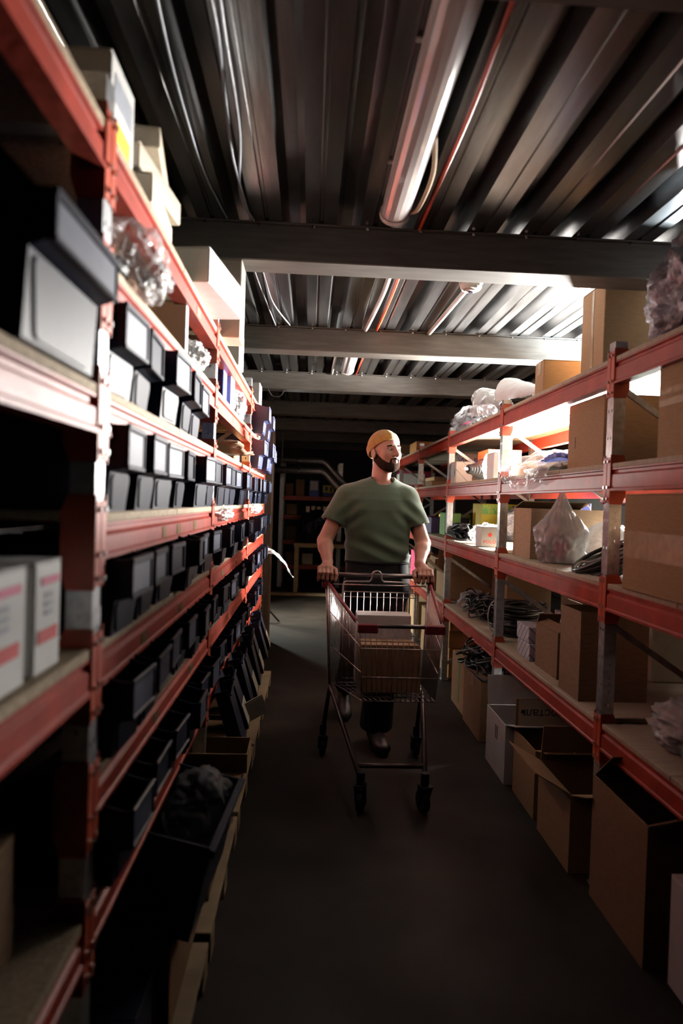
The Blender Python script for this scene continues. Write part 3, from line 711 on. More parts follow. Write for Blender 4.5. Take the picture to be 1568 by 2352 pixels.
c = carton('lit cream carton at the back of the lowest right shelf', 1.585, 1.78, 3.05, 3.45, R4, 0.34, 'cardp')
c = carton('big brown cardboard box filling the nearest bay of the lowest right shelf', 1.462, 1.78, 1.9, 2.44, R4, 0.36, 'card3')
blob('plastic_bag', 'crumpled clear plastic bag on the lowest right shelf by the near upright', 'bag', (1.30, 2.16, R4), (0.30, 0.44, 0.155), 41, M['film2'], 0.25, 2.4)

# ------------------------------------------------------------------ floor under the right rack
c = carton('white printed open box on the floor under the right rack', 1.02, 1.52, 3.38, 3.74, 0, 0.30, 'cardw', style='open', flaps=(None, 110, 165, 100))
for k in (0, 1): MB().box(-0.2515, -0.2503, -0.04+0.03*k, -0.032+0.03*k, 0.18, 0.25).build('arrow_mark', M['ink'], c)
c = carton('open brown box with handwriting on its raised flap on the floor', 1.045, 1.46, 3.0, 3.32, 0, 0.31, 'card', style='open', flaps=(None, None, 165, 90))
MB().box(-0.19, 0.19, 0.1535, 0.1545, 0.325, 0.452).build('pale_flap_lining', M['cardp'], c)
lettering(c, 'ГРЗ Автосталь', 0.058, (0.02, 0.1530, 0.388), (R(90), R(180), 0), M['ink'], name='handwriting')
c = carton('open brown box on the floor beside the near right upright', 1.035, 1.45, 2.56, 2.92, 0, 0.30, 'card', style='open', flaps=(150, None, 160, 80))
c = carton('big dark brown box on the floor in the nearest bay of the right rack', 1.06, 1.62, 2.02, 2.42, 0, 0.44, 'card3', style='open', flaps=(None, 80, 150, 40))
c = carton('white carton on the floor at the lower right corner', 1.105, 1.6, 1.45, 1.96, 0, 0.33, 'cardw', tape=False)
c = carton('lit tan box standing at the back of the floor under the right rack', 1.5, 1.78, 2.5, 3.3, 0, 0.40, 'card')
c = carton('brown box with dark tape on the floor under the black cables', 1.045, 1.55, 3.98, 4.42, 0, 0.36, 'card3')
c = carton('grey brown box with a green strap on the floor past the second upright', 1.06, 1.5, 4.48, 4.86, 0, 0.36, 'card')
MB().box(-0.2212, -0.2202, -0.06, -0.02, 0.05, 0.36).build('strap', M['green'], c)
tangle('cable_bundle', 'heap of black cables with plugs on the floor boxes below the lowest shelf', (1.20, 4.30, 0.362), (0.36, 0.66, 0.17), 34, 0.007, M['cable'], 44)
for k, (y, z, hh, lab) in enumerate([(5.45, 0, 0.24, 'bottom'), (5.47, 0.242, 0.14, 'middle'), (5.44, 0.384, 0.14, 'top')]):
    carton(f'orange brown carton, {lab} of the stack on the floor in the third bay', 1.16, 1.6, y, y+0.36, z, hh, 'cardo', group='stack of orange brown cartons')
carton('tan carton on the floor in the fourth right bay', 1.12, 1.6, 6.1, 6.6, 0, 0.42, 'card')
carton('dark tan carton on the floor in the fifth right bay', 1.15, 1.65, 7.1, 7.7, 0, 0.38, 'card')
carton('brown carton on the floor at the far end of the right rack', 1.15, 1.65, 8.6, 9.2, 0, 0.45, 'card3')

# aisle behind the right rack
for k, (x0, y, z, hh, lab) in enumerate([(3.1, 4.9, 0, 0.5, 'floor level near'), (3.1, 4.92, 0.502, 0.5, 'second level near'), (3.1, 4.9, 1.004, 0.42, 'top near'), (3.1, 5.7, 0, 0.5, 'floor level far'), (3.12, 5.7, 0.502, 0.5, 'second level far')]):
    carton(f'pale carton in the lit aisle beyond the right rack, {lab}', x0, x0+0.6, y, y+0.7, z, hh, 'card2', group='cartons in the lit aisle')

# ------------------------------------------------------------------ left rack contents other than bins
c = carton('white printed carton above the near left upright on the top left shelf', -0.72, -0.385, 1.27, 1.43, TL[0], 0.17, 'cardw', tape=False, name='carton')
MB().box(0.1680, 0.1690, -0.05, 0.05, 0.02, 0.06).build('printed_patch', M['yellow'], c)
MB().box(0.1680, 0.1690, -0.06, 0.06, 0.09, 0.14).build('printed_patch', M['greycable'], c)
for k, (y, z, hh, rzz, lab) in enumerate([(1.50, 0, 0.065, 4, 'lowest'), (1.51, 0.067, 0.055, -5, 'middle'), (1.50, 0.124, 0.045, 8, 'uppermost')]):
    carton(f'flat cream carton, {lab} of the ragged stack on the top left shelf', -0.75, -0.375, y, y+0.32, TL[0]+z, hh, 'cardp', rz=R(rzz), tape=False, group='ragged stack of cream cartons')
c = carton('bright white box sticking out over the top left shelf beam', -0.70, -0.29, 2.08, 2.50, TL[0]+0.001, 0.105, 'cardw', rz=R(-8), tape=False)
c = carton('tall cream cardboard panel box standing past the bright white box', -0.62, -0.30, 2.74, 2.90, TL[0], 0.31, 'cardp', tape=False)
c = carton('open brown box behind the ragged stack on the top left shelf', -0.9, -0.5, 0.7, 1.15, TL[0], 0.22, 'card', tape=False)
blob('wrapped_bundle', 'cream torn paper bundle on the top left shelf nearest the camera', 'bundle', (-0.55, 0.85, TL[0]+0.222), (0.25, 0.4, 0.15), 51, M['cardp'], 0.2, 2.0)
carton('blue and white carton on the top left shelf, third bay', -0.6, -0.36, 3.3, 3.5, TL[0], 0.17, 'cardw', tape=False, name='carton')
carton('small white carton near the far end of the top left shelf', -0.6, -0.36, 4.6, 4.8, TL[0], 0.14, 'cardw', tape=False, name='carton')
blob('parts_bag', 'clear plastic bag hanging over the second highest left shelf beam', 'bag', (-0.385, 1.43, TL[1]-0.01), (0.17, 0.26, 0.155), 55, M['film'], 0.25, 2.4, parts=2)
carton('brown box behind the clear bag on the second highest left shelf', -0.8, -0.48, 1.3, 1.55, TL[1], 0.13, 'cardo', tape=False)
carton('narrow white carton on the second highest left shelf, second bay', -0.6, -0.375, 2.0, 2.04, TL[1], 0.15, 'cardw', tape=False, name='carton')
blob('plastic_bag', 'small crumpled clear bag on the second highest left shelf', 'bag', (-0.40, 2.24, TL[1]), (0.12, 0.22, 0.09), 57, M['film2'], 0.3, 2.6)
carton('blue carton standing on the second highest left shelf, third bay', -0.62, -0.39, 2.98, 3.10, TL[1], 0.17, 'bluep', tape=False, name='carton')
carton('tall white carton next to the blue one on the second highest left shelf', -0.62, -0.375, 3.14, 3.28, TL[1], 0.18, 'cardw', tape=False, name='carton')
blob('parts_bag', 'clear bag of brass parts on the second highest left shelf', 'bag', (-0.41, 3.55, TL[1]), (0.14, 0.36, 0.15), 58, M['film'], 0.25, 2.4, parts=3)
carton('brown carton between navy bins on the second highest left shelf', -0.62, -0.36, 4.65, 4.78, TL[1], 0.12, 'cardo', tape=False, name='carton')
def papers(u, v): return (-0.72+0.42*v, 2.75+0.85*u, TL[2]+0.012+0.012*math.sin(u*9)+0.02*v)
sheet('paper_stack', 'brown paper sheets lying loose on the third highest left shelf', 'paper', papers, M['card3'], 24, 24, 0.012, 4, thick=0.006)
carton('dark red carton on the third highest left shelf near the papers', -0.8, -0.42, 3.72, 4.02, TL[2], 0.12, 'cardo', tape=False, name='carton')
blob('plastic_bag', 'bright crumpled bag on the fifth highest left shelf past the second upright', 'bag', (-0.40, 2.90, TL[4]+0.170), (0.16, 0.36, 0.07), 59, M['film2'], 0.25, 2.6)
blob('plastic_bag', 'clear crumpled bag on the fifth highest left shelf at the far end', 'bag', (-0.38, 4.5, TL[4]+0.170), (0.14, 0.4, 0.07), 60, M['film2'], 0.25, 2.6)
def flag(u, v):
    a = 0.9*u
    return (-0.335+0.22*u, 5.36+0.10*v-0.04*u, 0.995-0.20*u*u+0.03*math.sin(v*6)*(1-u))
sheet('plastic_wrap', 'clear plastic wrap trailing from the far end of the left rack', 'bag', flag, M['film2'], 26, 20, 0.016, 8)
# near bay: two white printed boxes and dark clutter
for k, (y0, y1, lab) in enumerate([(0.80, 0.955, 'nearest to the camera on the left rack'), (0.985, 1.085, 'beside its wider twin on the near left shelf')]):
    c = carton(f'white carton with a red printed band, {lab}', -0.72, -0.385, y0, y1, TL[4], 0.165, 'cardw', name='carton', tape=False)
    hw = (y1-y0)/2
    MB().box(0.1680, 0.1692, -hw*0.8, hw*0.7, 0.045, 0.065).build('red_band', M['inkred'], c)
    MB().box(0.1680, 0.1692, -hw*0.6, hw*0.75, 0.13, 0.142).build('red_band', M['pink'], c)
    for q in range(3): MB().box(0.1680, 0.1690, -hw*0.3, hw*0.3, 0.085+0.013*q, 0.092+0.013*q).build('printed_line', M['greycable'], c)
carton('dark brown box on the near left shelf below the white cartons', -0.8, -0.45, 0.75, 1.1, BAY0[3]+0.0185, 0.2, 'card3')
carton('cream box standing on the lowest near left shelf', -0.75, -0.40, 0.80, 0.98, BAY0[4]+0.0185, 0.36, 'cardp')
# pallets with boxes under the left rack, and what stands on them
for k, (y, lab) in enumerate([(1.62, 'nearest the camera'), (2.42, 'second from the camera'), (3.22, 'third from the camera'), (4.02, 'fourth from the camera'), (4.82, 'farthest from the camera')]):
    e = empty('wooden_pallet', (-0.62, y, 0), 0, f'low wooden pallet under the left rack, {lab}', 'pallet', 'pallets under the left rack')
    for q in range(5): MB().cbox(-0.19+0.115*q, -0.095+0.115*q, -0.38, 0.38, 0.075, 0.095, 0.003).build('plank', M['pallet'], e)
    for q in (-0.33, 0, 0.33):
        for xx in (-0.19, 0.03, 0.265): MB().cbox(xx, xx+0.10, q-0.045, q+0.045, 0, 0.075, 0.003).build('pallet_block', M['pallet'], e)
for k, (y0, y1, hh, mm, xo, lab) in enumerate([(1.27, 1.60, 0.20, 'plastic', -0.33, 'black tote on the pallet nearest the camera'), (1.64, 2.14, 0.215, 'card3', -0.30, 'wide brown box under the black crate on the left pallet'), (2.20, 2.52, 0.24, 'card', -0.285, 'tan box on the left pallet before the second upright'),
                                     (2.70, 3.12, 0.29, 'card', -0.30, 'tan box on the left pallet past the second upright'), (3.16, 3.54, 0.30, 'card3', -0.29, 'brown box on the third left pallet'), (3.58, 4.05, 0.30, 'card', -0.31, 'tan box on the left pallet before the third upright'), (4.20, 4.66, 0.30, 'card3', -0.31, 'brown box on the left pallet past the third upright'), (4.70, 5.15, 0.30, 'card', -0.31, 'tan box on the last left pallet')]):
    carton(lab, -0.80, xo, y0, y1, 0.0955, hh, mm, tape=False)
e = empty('black_crate', (-0.245, 1.86, 0.322), 0, 'large black crate leaning out under the lowest left shelf', 'crate', rot=(0, R(12), R(-4)))
MB().box(-0.36, 0, -0.21, 0.21, 0, 0.006).box(-0.006, 0, -0.21, 0.21, 0.006, 0.235).box(-0.36, -0.354, -0.21, 0.21, 0.006, 0.235).box(-0.354, -0.006, -0.21, -0.204, 0.006, 0.235).box(-0.354, -0.006, 0.204, 0.21, 0.006, 0.235).build('crate_body', M['plastic'], e)
MB().cbox(-0.004, 0.012, -0.22, 0.22, 0.215, 0.235, 0.003).build('crate_rim', M['plastic'], e)
blob('plastic_bag', 'clear plastic bag draped over the rim of the low black crate', 'bag', (-0.30, 2.02, 0.40), (0.22, 0.26, 0.20), 61, M['film'], 0.2, 2.0)
def tilted_bin(label, y, z, tilt, card, hgt=0.33, wid=0.17):
    e = empty('tilted_bin', (-0.235, y, z), 0, label, 'bin', 'tilted black bins on the left pallets', rot=(0, R(-tilt), R(3)))
    t = 0.004; d = 0.055
    MB().box(-d, 0, -wid/2, wid/2, 0, t).box(-d, -d+t, -wid/2, wid/2, t, hgt).box(-t, 0, -wid/2, wid/2, t, hgt*0.9).box(-d+t, -t, -wid/2, -wid/2+t, t, hgt).box(-d+t, -t, wid/2-t, wid/2, t, hgt).build('bin_body', M['plastic'], e)
    MB().cbox(0.0, 0.008, -wid/2, wid/2, hgt*0.88, hgt*0.92, 0.002).build('bin_rim', M['plastic'], e)
    if card: MB().box(0.001, 0.003, -wid*0.46, wid*0.46, 0.012, hgt*0.42).build('label_card', M['cardp'], e)
    return e
for k, (y, tl, cd) in enumerate([(2.80, 17, False), (3.02, 20, True), (3.26, 16, False), (3.50, 19, True), (3.72, 15, False), (3.96, 18, True), (4.32, 17, False), (4.60, 19, True)]):
    tilted_bin(f'black bin leaning back on the left pallet boxes, {ORD[k]} from the second upright', y, 0.412, tl, cd, hgt=0.238+0.010*(k % 3))
c = tag(MB().cbox(-0.003, 0.003, -0.06, 0.06, -0.05, 0.05, 0.001).box(0.003, 0.0045, -0.06, 0.06, 0.034, 0.040).build('price_card', M['cardp'], None, (-0.225, 3.05, 0.46), (R(24), R(12), R(-62))), 'cream card hanging tilted in front of the leaning black bins', 'card')
e = empty('card_tray', (-0.30, 2.60, 0.39), 0, 'shallow open cardboard tray sticking out near the left pallet', 'tray')
MB().box(-0.12, 0.10, -0.09, 0.09, 0, 0.004).box(0.096, 0.10, -0.09, 0.09, 0.004, 0.07).box(-0.12, 0.096, -0.09, -0.086, 0.004, 0.07).box(-0.12, 0.096, 0.086, 0.09, 0.004, 0.07).build('tray_body', M['card'], e)
MB().cbox(-0.12, 0.08, -0.13, 0.09, -0.054, -0.001, 0.002).build('tray_base', M['card3'], e)
# ------------------------------------------------------------------ fittings on the ceiling
def tube_lamp(label, x_, y0, y1):
    e = empty('ceiling_lamp', (x_, (y0+y1)/2, CZ), 0, label, 'lamp'); h = (y1-y0)/2
    MB().cbox(-0.045, 0.045, -h+0.02, h-0.02, -0.025, -0.0005, 0.004).build('lamp_tray', M['offwhite'], e)
    pr = [(0.052*math.cos(R(a)), -0.042 + 0.040*math.sin(R(a))) for a in range(0, 360, 20)]
    MB().prism(pr, -h, h, 'y').build('lamp_diffuser', M['lampw'], e, smooth=False)
    for s in (-1, 1):
        MB().prism([(0.056*math.cos(R(a)), -0.042 + 0.043*math.sin(R(a))) for a in range(0, 360, 20)], s*h-0.02, s*h+0.012, 'y').build('lamp_end_cap', M['offwhite'], e)
    for q in (-0.5, 0.5): MB().box(-0.06, 0.06, q*h-0.008, q*h+0.008, -0.004, -0.001).build('lamp_clip', M['steel'], e)
    return e
tube_lamp('long unlit tube lamp on the ceiling nearest the camera', 0.275, 1.33, 2.50)
tube_lamp('short unlit tube lamp on the ceiling past the second beam', 0.262, 4.62, 5.48)
def cable(label, pts, r, m, name='ceiling_cable', cat='cable'):
    # smooth curve through points
    P = [Vector(p) for p in pts]; out = []
    for i in range(len(P)-1):
        p0, p1, p2, p3 = P[max(i-1, 0)], P[i], P[i+1], P[min(i+2, len(P)-1)]
        for k in range(8):
            t = k/8; out.append(0.5*((2*p1) + (-p0+p2)*t + (2*p0-5*p1+4*p2-p3)*t*t + (-p0+3*p1-3*p2+p3)*t**3))
    out.append(P[-1])
    return tag(MB().tube(out, r, 8).build(name, m, smooth=True), label, cat)
zc = CZ-0.008
cable('red cable running along the ceiling beside the tube lamp', [(0.395, 1.30, zc), (0.406, 1.8, zc-0.01), (0.405, 2.3, zc), (0.40, 2.72, zc)], 0.007, M['redcable'])
cable('red cable continuing along the ceiling past the dark beam', [(0.386, 2.92, zc), (0.39, 3.4, zc-0.012), (0.392, 4.0, zc), (0.385, 4.33, zc)], 0.007, M['redcable'])
cable('red cable along the ceiling beside the short tube lamp', [(0.37, 4.53, zc), (0.365, 5.1, zc), (0.355, 5.86, zc)], 0.007, M['redcable'])
cable('brown drooping cable at the end of the long tube lamp', [(0.33, 2.0, zc-0.01), (0.36, 2.2, zc-0.03), (0.345, 2.42, zc-0.05), (0.31, 2.5, zc-0.02)], 0.008, M['card2'])
cable('white conduit on the ceiling left of the red cable', [(0.335, 2.92, zc-0.005), (0.34, 3.4, zc-0.02), (0.325, 3.9, zc-0.02), (0.315, 4.33, zc)], 0.013, M['offwhite'])
cable('white conduit from the smoke detector to the next beam', [(0.74, 3.34, zc-0.02), (0.735, 3.7, zc-0.012), (0.72, 4.34, zc-0.004)], 0.013, M['offwhite'])
cable('looped white cable hanging beside the short tube lamp', [(0.19, 4.55, zc), (0.16, 4.8, zc-0.02), (0.15, 5.3, zc-0.02), (0.15, 5.87, zc)], 0.011, M['offwhite'])
cable('thin grey cable, outermost on the left of the ceiling', [(-0.354, 1.30, zc), (-0.372, 1.65, zc-0.03), (-0.385, 2.0, zc-0.02), (-0.391, 2.35, zc), (-0.36, 2.70, zc)], 0.004, M['greycable'])
cable('thin grey cable, left one of the twisted pair on the ceiling', [(-0.262, 1.30, zc), (-0.245, 1.55, zc-0.03), (-0.262, 1.85, zc-0.02), (-0.275, 2.2, zc-0.03), (-0.268, 2.71, zc)], 0.0045, M['greycable'])
cable('thin grey cable, right one of the twisted pair on the ceiling', [(-0.225, 1.30, zc), (-0.232, 1.6, zc-0.02), (-0.238, 2.0, zc-0.035), (-0.282, 2.45, zc-0.015), (-0.255, 2.71, zc)], 0.0045, M['greycable'])
cable('thin grey cable behind the dark beam on the left of the ceiling', [(-0.31, 2.92, zc), (-0.29, 3.3, zc-0.03), (-0.27, 3.8, zc-0.02), (-0.25, 4.33, zc)], 0.004, M['greycable'])
cable('second grey cable behind the dark beam, curving inward', [(-0.27, 2.92, zc), (-0.255, 3.3, zc-0.02), (-0.23, 3.7, zc-0.04), (-0.16, 4.30, zc)], 0.004, M['greycable'])
cable('black looped cable under the far ceiling beams on the left', [(-0.42, 5.9, 2.40), (-0.36, 5.95, 2.30), (-0.28, 5.97, 2.31), (-0.25, 5.96, 2.40)], 0.006, M['cable'])
e = empty('smoke_detector', (0.745, 3.30, CZ), 0, 'round white smoke detector on the ceiling behind the dark beam', 'detector')
def lathe(prof, n=28):
    mb = MB(); vs_ = [(r_*math.cos(2*math.pi*k/n), r_*math.sin(2*math.pi*k/n), z) for r_, z in prof for k in range(n)]
    return mb.add(vs_, [(i*n+k, i*n+(k+1) % n, (i+1)*n+(k+1) % n, (i+1)*n+k) for i in range(len(prof)-1) for k in range(n)] + [tuple((len(prof)-1)*n+k for k in range(n))])
lathe([(0.058, 0), (0.058, -0.022), (0.054, -0.024)]).build('detector_base', M['offwhite'], e)
lathe([(0.052, -0.022), (0.052, -0.04), (0.044, -0.052), (0.030, -0.056), (0.028, -0.060), (0.010, -0.062)]).build('detector_head', M['offwhite'], e)
MB().cyl((0.0, 0, -0.060), (0.0, 0, -0.066), 0.012).build('detector_sensor', M['plastic'], e)

# ------------------------------------------------------------------ far end of the aisle
tag(MB().cbox(-0.78, -0.36, 6.55, 6.76, 0, 2.06, 0.01).build('wood_cabinet', M['wood']), 'tall dark brown wooden cabinet past the end of the left rack', 'cabinet')
e = empty('far_rack', (0, 0, 0), 0, 'dim red shelf rack across the far end of the aisle', 'storage rack')
for xx in (-0.46, 0.48, 1.42):
    MB().cbox(xx-0.035, xx+0.035, 11.0, 11.05, 0, 2.02, 0.003).build('upright', M['steel'], e); MB().cbox(xx-0.035, xx+0.035, 11.55, 11.6, 0, 2.02, 0.003).build('upright', M['steel'], e)
for zz in (1.47, 1.16, 0.76, 0.36):
    for x0 in (-0.425, 0.515):
        MB().cbox(x0, x0+0.87, 11.0, 11.04, zz-0.07, zz, 0.003).build('shelf_beam', M['red'], e)
        MB().cbox(x0, x0+0.87, 11.05, 11.55, zz-0.018, zz, 0.003).build('shelf_board', M['board'], e)
carton('small dark box, leftmost on the upper shelf of the far rack', -0.40, -0.28, 11.1, 11.35, 1.471, 0.20, 'card3', tape=False)
carton('tall brown box on the upper shelf of the far rack', -0.24, -0.10, 11.1, 11.4, 1.471, 0.27, 'card3', tape=False)
c = carton('blue box with a white notice on the upper shelf of the far rack', -0.02, 0.14, 11.1, 11.4, 1.471, 0.27, 'bluep', tape=False)
MB().box(-0.065, 0.06, -0.153, -0.151, 0.10, 0.25).build('notice', M['cardw'], c)
c = carton('yellow and blue box on the upper shelf of the far rack', 0.20, 0.38, 11.1, 11.35, 1.471, 0.19, 'yellow', tape=False)
MB().box(-0.088, 0.088, -0.1275, -0.1262, 0.005, 0.07).build('blue_print', M['bluep'], c)
MB().box(-0.05, -0.01, -0.1275, -0.1262, 0.10, 0.16).build('blue_print', M['bluep'], c)
MB().box(0.03, 0.06, -0.1275, -0.1262, 0.08, 0.16).build('blue_print', M['ink'], c)
blob('stuffed_sack', 'large dark plastic sack stuffed with white parts in front of the far rack', 'sack', (0.13, 10.5, 0.76), (0.62, 0.5, 0.52), 71, M['plastic'], 0.14, 1.8)
for k in range(5):
    rr = random.Random(80+k)
    carton(f'white part, {ORD[k]} from the left in the stuffed dark sack', -0.06+0.085*k, -0.005+0.085*k, 10.45, 10.52, 1.22+rr.uniform(0, 0.02), 0.09, 'cardp', rz=rr.uniform(-0.5, 0.5), tape=False, name='white_part', cat='part')
e = empty('work_table', (0.2, 10.2, 0), 0, 'wooden table carrying the stuffed dark sack', 'table')
MB().cbox(-0.42, 0.75, 0.0, 0.75, 0.70, 0.76, 0.004).build('table_top', M['pallet'], e)
for sx in (-0.38, 0.71):
    for sy in (0.05, 0.70): MB().cbox(sx-0.03, sx+0.03, sy-0.03, sy+0.03, 0, 0.70, 0.003).build('leg', M['pallet'], e)
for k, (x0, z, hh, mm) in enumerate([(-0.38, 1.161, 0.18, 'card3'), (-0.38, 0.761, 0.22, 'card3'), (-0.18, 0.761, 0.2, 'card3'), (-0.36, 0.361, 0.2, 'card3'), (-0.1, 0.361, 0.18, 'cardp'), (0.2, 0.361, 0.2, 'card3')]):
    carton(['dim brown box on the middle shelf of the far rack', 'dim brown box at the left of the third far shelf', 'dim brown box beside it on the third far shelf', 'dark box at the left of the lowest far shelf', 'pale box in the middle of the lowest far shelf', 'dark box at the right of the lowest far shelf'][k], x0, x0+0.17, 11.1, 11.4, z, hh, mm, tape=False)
carton('big tan carton on the floor at the far end behind the man', 0.55, 1.0, 9.4, 9.9, 0, 0.95, 'card')
tag(MB().cbox(-1.2, 0.95, 10.0, 10.14, 0, 0.035, 0.006).build('floor_plank', M['pallet']), 'long pale plank lying across the floor at the far end', 'plank')
def pipe(label, dz, dy):
    z0 = 1.92+dz; pts = [(-0.9, 10.6+dy, z0), (0.12, 10.6+dy, z0)] + [(0.12+0.16*math.sin(a), 10.6+dy, z0-0.16*(1-math.cos(a))) for a in (0.25, 0.5, 0.75)] + [(0.62, 10.6+dy, z0-0.46)]
    e = empty('heating_pipe', (0, 0, 0), 0, label, 'pipe')
    MB().tube(pts, 0.055, 14).build('pipe_run', M['steel'], e, smooth=True)
    for q in (-0.7, -0.2): MB().tube([(q, 10.6+dy, z0-0.0), (q+0.03, 10.6+dy, z0)], 0.06, 14).build('pipe_clamp', M['bolt'], e)
    MB().cyl((-0.45, 10.6+dy, z0+0.05), (-0.45, 10.6+dy, CZ-0.001), 0.006, 6).build('pipe_hanger', M['bolt'], e)
pipe('upper bent heating pipe under the far ceiling', 0.10, 0.0)
pipe('lower bent heating pipe under the far ceiling', -0.06, -0.10)
# ------------------------------------------------------------------ shopping cart
CO = Vector((0.39, 3.40, 0))
cart = empty('shopping_cart', CO, 0, 'wire shopping cart with dark red rails pushed by the man', 'cart')
def lp(a, b, t): return tuple(a[i]+(b[i]-a[i])*t for i in range(3))
def loc_(p): return (p[0]-CO.x, p[1]-CO.y, p[2]-CO.z)
def cb(name, m, segs, r, n=6, smooth=True):
    mb = MB()
    for s in segs: mb.tube([loc_(p) for p in s], r, n)
    return mb.build(name, m, cart, smooth=smooth)
RTL, RTR = (0.115, 3.70, 0.955), (0.672, 3.70, 0.955)
RBL, RBR = (0.150, 3.67, 0.425), (0.630, 3.67, 0.425)
FTL, FTR = (0.240, 3.06, 0.845), (0.622, 3.06, 0.845)
FBL, FBR = (0.268, 3.11, 0.490), (0.604, 3.11, 0.490)
def panel(name, a, b, c_, d, nv, hs, r=0.0018):
    # a-b top edge, c-d bottom edge
    segs = [(lp(a, b, i/nv), lp(c_, d, i/nv)) for i in range(nv+1)]
    cb(name, M['chrome'], segs, r, 5)
    cb(name.replace('wires', 'cross_wires'), M['chrome'], [(lp(a, c_, t), lp(b, d, t)) for t in hs], 0.0026, 6)
panel('side_wires', RTL, FTL, RBL, FBL, 26, (0.0, 0.28, 0.62, 1.0))
panel('side_wires', RTR, FTR, RBR, FBR, 26, (0.0, 0.28, 0.62, 1.0))
panel('front_wires', FTL, FTR, FBL, FBR, 15, (0.0, 0.3, 0.68, 1.0))
panel('base_wires', RBL, RBR, FBL, FBR, 14, (0.0, 0.2, 0.4, 0.6, 0.8, 1.0))
gA, gB = (0.20, 3.69, 0.915), (0.595, 3.69, 0.915)
gC, gD = (0.20, 3.665, 0.45), (0.595, 3.665, 0.45)
panel('gate_wires', gA, gB, gC, gD, 11, (0.0, 0.06, 0.5, 1.0), 0.0022)
# outer gate frame with its loop at the top
lo = [(0.192, 3.68, 0.50), (0.192, 3.68, 0.955), (0.200, 3.68, 0.968), (0.215, 3.68, 0.972), (0.335, 3.68, 0.974)]
arch = [(0.345, 3.68, 0.985), (0.348, 3.68, 1.00)] + [(0.374 - 0.026*math.cos(a), 3.68, 1.008 + 0.024*math.sin(a)) for a in (0.3, 0.9, 1.57, 2.2, 2.8)] + [(0.400, 3.68, 1.00), (0.403, 3.68, 0.985)]
hi = [(0.413, 3.68, 0.974), (0.535, 3.68, 0.972), (0.548, 3.68, 0.968), (0.556, 3.68, 0.955), (0.556, 3.68, 0.50)]
cb('gate_frame', M['chrome'], [lo + arch + hi], 0.0045, 8)
cb('gate_hinge', M['chrome'], [((0.135, 3.69, 0.953), (0.645, 3.69, 0.953))], 0.004, 8)
# handle, rails, bumpers
cb('handle', M['darktube'], [((0.105, 3.74, 1.0), (0.672, 3.74, 1.0))], 0.0135, 14)
for p in ((0.105, 3.74, 1.0), (0.672, 3.74, 1.0)):
    s = -1 if p[0] < 0.4 else 1
    cb('handle_bracket', M['cartred'], [((p[0], 3.74, 1.012), (p[0]+s*0.012, 3.735, 0.99), (p[0]+s*0.010, 3.72, 0.93))], 0.016, 10)
cb('side_rail', M['cartred'], [(RTL, lp(RTL, FTL, 0.9))], 0.009, 10); cb('side_rail', M['cartred'], [(RTR, lp(RTR, FTR, 0.9))], 0.009, 10)
cb('front_rail', M['darktube'], [(FTL, FTR)], 0.010, 10)
for s, p in ((1, FTL), (-1, FTR)):
    a = loc_(p); x0, x1 = sorted((a[0]-s*0.008, a[0]+s*0.085))
    MB().cbox(x0, x1, a[1]-0.016, a[1]+0.010, a[2]-0.032, a[2]+0.010, 0.005).build('corner_bumper', M['cartred'], cart)
# frame tubes
for sx, HT, RB, FW, RW in ((-1, (0.105, 3.735, 0.99), (0.138, 3.68, 0.405), (0.268, 3.05, 0.15), (0.112, 3.745, 0.135)), (1, (0.672, 3.735, 0.99), (0.642, 3.68, 0.405), (0.560, 3.05, 0.15), (0.630, 3.745, 0.135))):
    cb('frame_post', M['chrome'], [(HT, lp(HT, RB, 0.5), RB)], 0.009, 10)
    cb('front_leg', M['darktube'], [(RB, lp(RB, FW, 0.08), FW)], 0.012, 10)
    cb('rear_leg', M['darktube'], [(lp(RB, FW, 0.02), lp(RB, RW, 0.15), RW)], 0.012, 10)
    for wp, rz in ((FW, 0.25*sx), (RW, 0.05)):
        c0 = Vector(loc_(wp)); cz = c0.z
        k = MB(); rm = Matrix.Rotation(rz, 3, 'Z')
        def T(x_, y_, z_): v = rm @ Vector((x_, y_, 0)); return (c0.x+v.x, c0.y+v.y, z_)
        f = MB(); f.cyl(T(0, 0, cz-0.03), T(0, 0, cz+0.035), 0.019, 12)
        for q in (-0.022, 0.022):
            pts = [(q-0.003, -0.02, 0.045), (q-0.003, 0.025, cz-0.02), (q+0.003, 0.025, cz-0.02), (q+0.003, -0.02, 0.045)]
            vv = [T(q+dx, yy, zz) for dx in (-0.003, 0.003) for yy, zz in ((-0.032, cz-0.025), (0.022, cz-0.025), (0.034, 0.04), (0.012, 0.034))]
            f.add(vv, [(0,1,2,3),(7,6,5,4),(0,4,5,1),(1,5,6,2),(2,6,7,3),(3,7,4,0)])
        f.add([T(x_, y_, cz-0.025+dz) for dz in (0, 0.006) for x_, y_ in ((-0.026, -0.034), (0.026, -0.034), (0.026, 0.026), (-0.026, 0.026))], [(0,3,2,1),(4,5,6,7),(0,1,5,4),(1,2,6,5),(2,3,7,6),(3,0,4,7)])
        fo = f.build('caster_fork', M['plastic'], cart)
        wl = MB(); n = 20; rings = []
        for dx, r_ in ((-0.017, 0.030), (-0.017, 0.046), (-0.010, 0.052), (0.010, 0.052), (0.017, 0.046), (0.017, 0.030)):
            rings.append([T(dx, 0.016+r_*math.cos(2*math.pi*q/n), 0.0525+r_*math.sin(2*math.pi*q/n)) for q in range(n)])
        wl.add([p for g in rings for p in g], [(i*n+q, i*n+(q+1) % n, (i+1)*n+(q+1) % n, (i+1)*n+q) for i in range(5) for q in range(n)] + [tuple(range(n)), tuple(5*n+q for q in range(n))])
        wl.build('wheel', M['rubber'], cart)
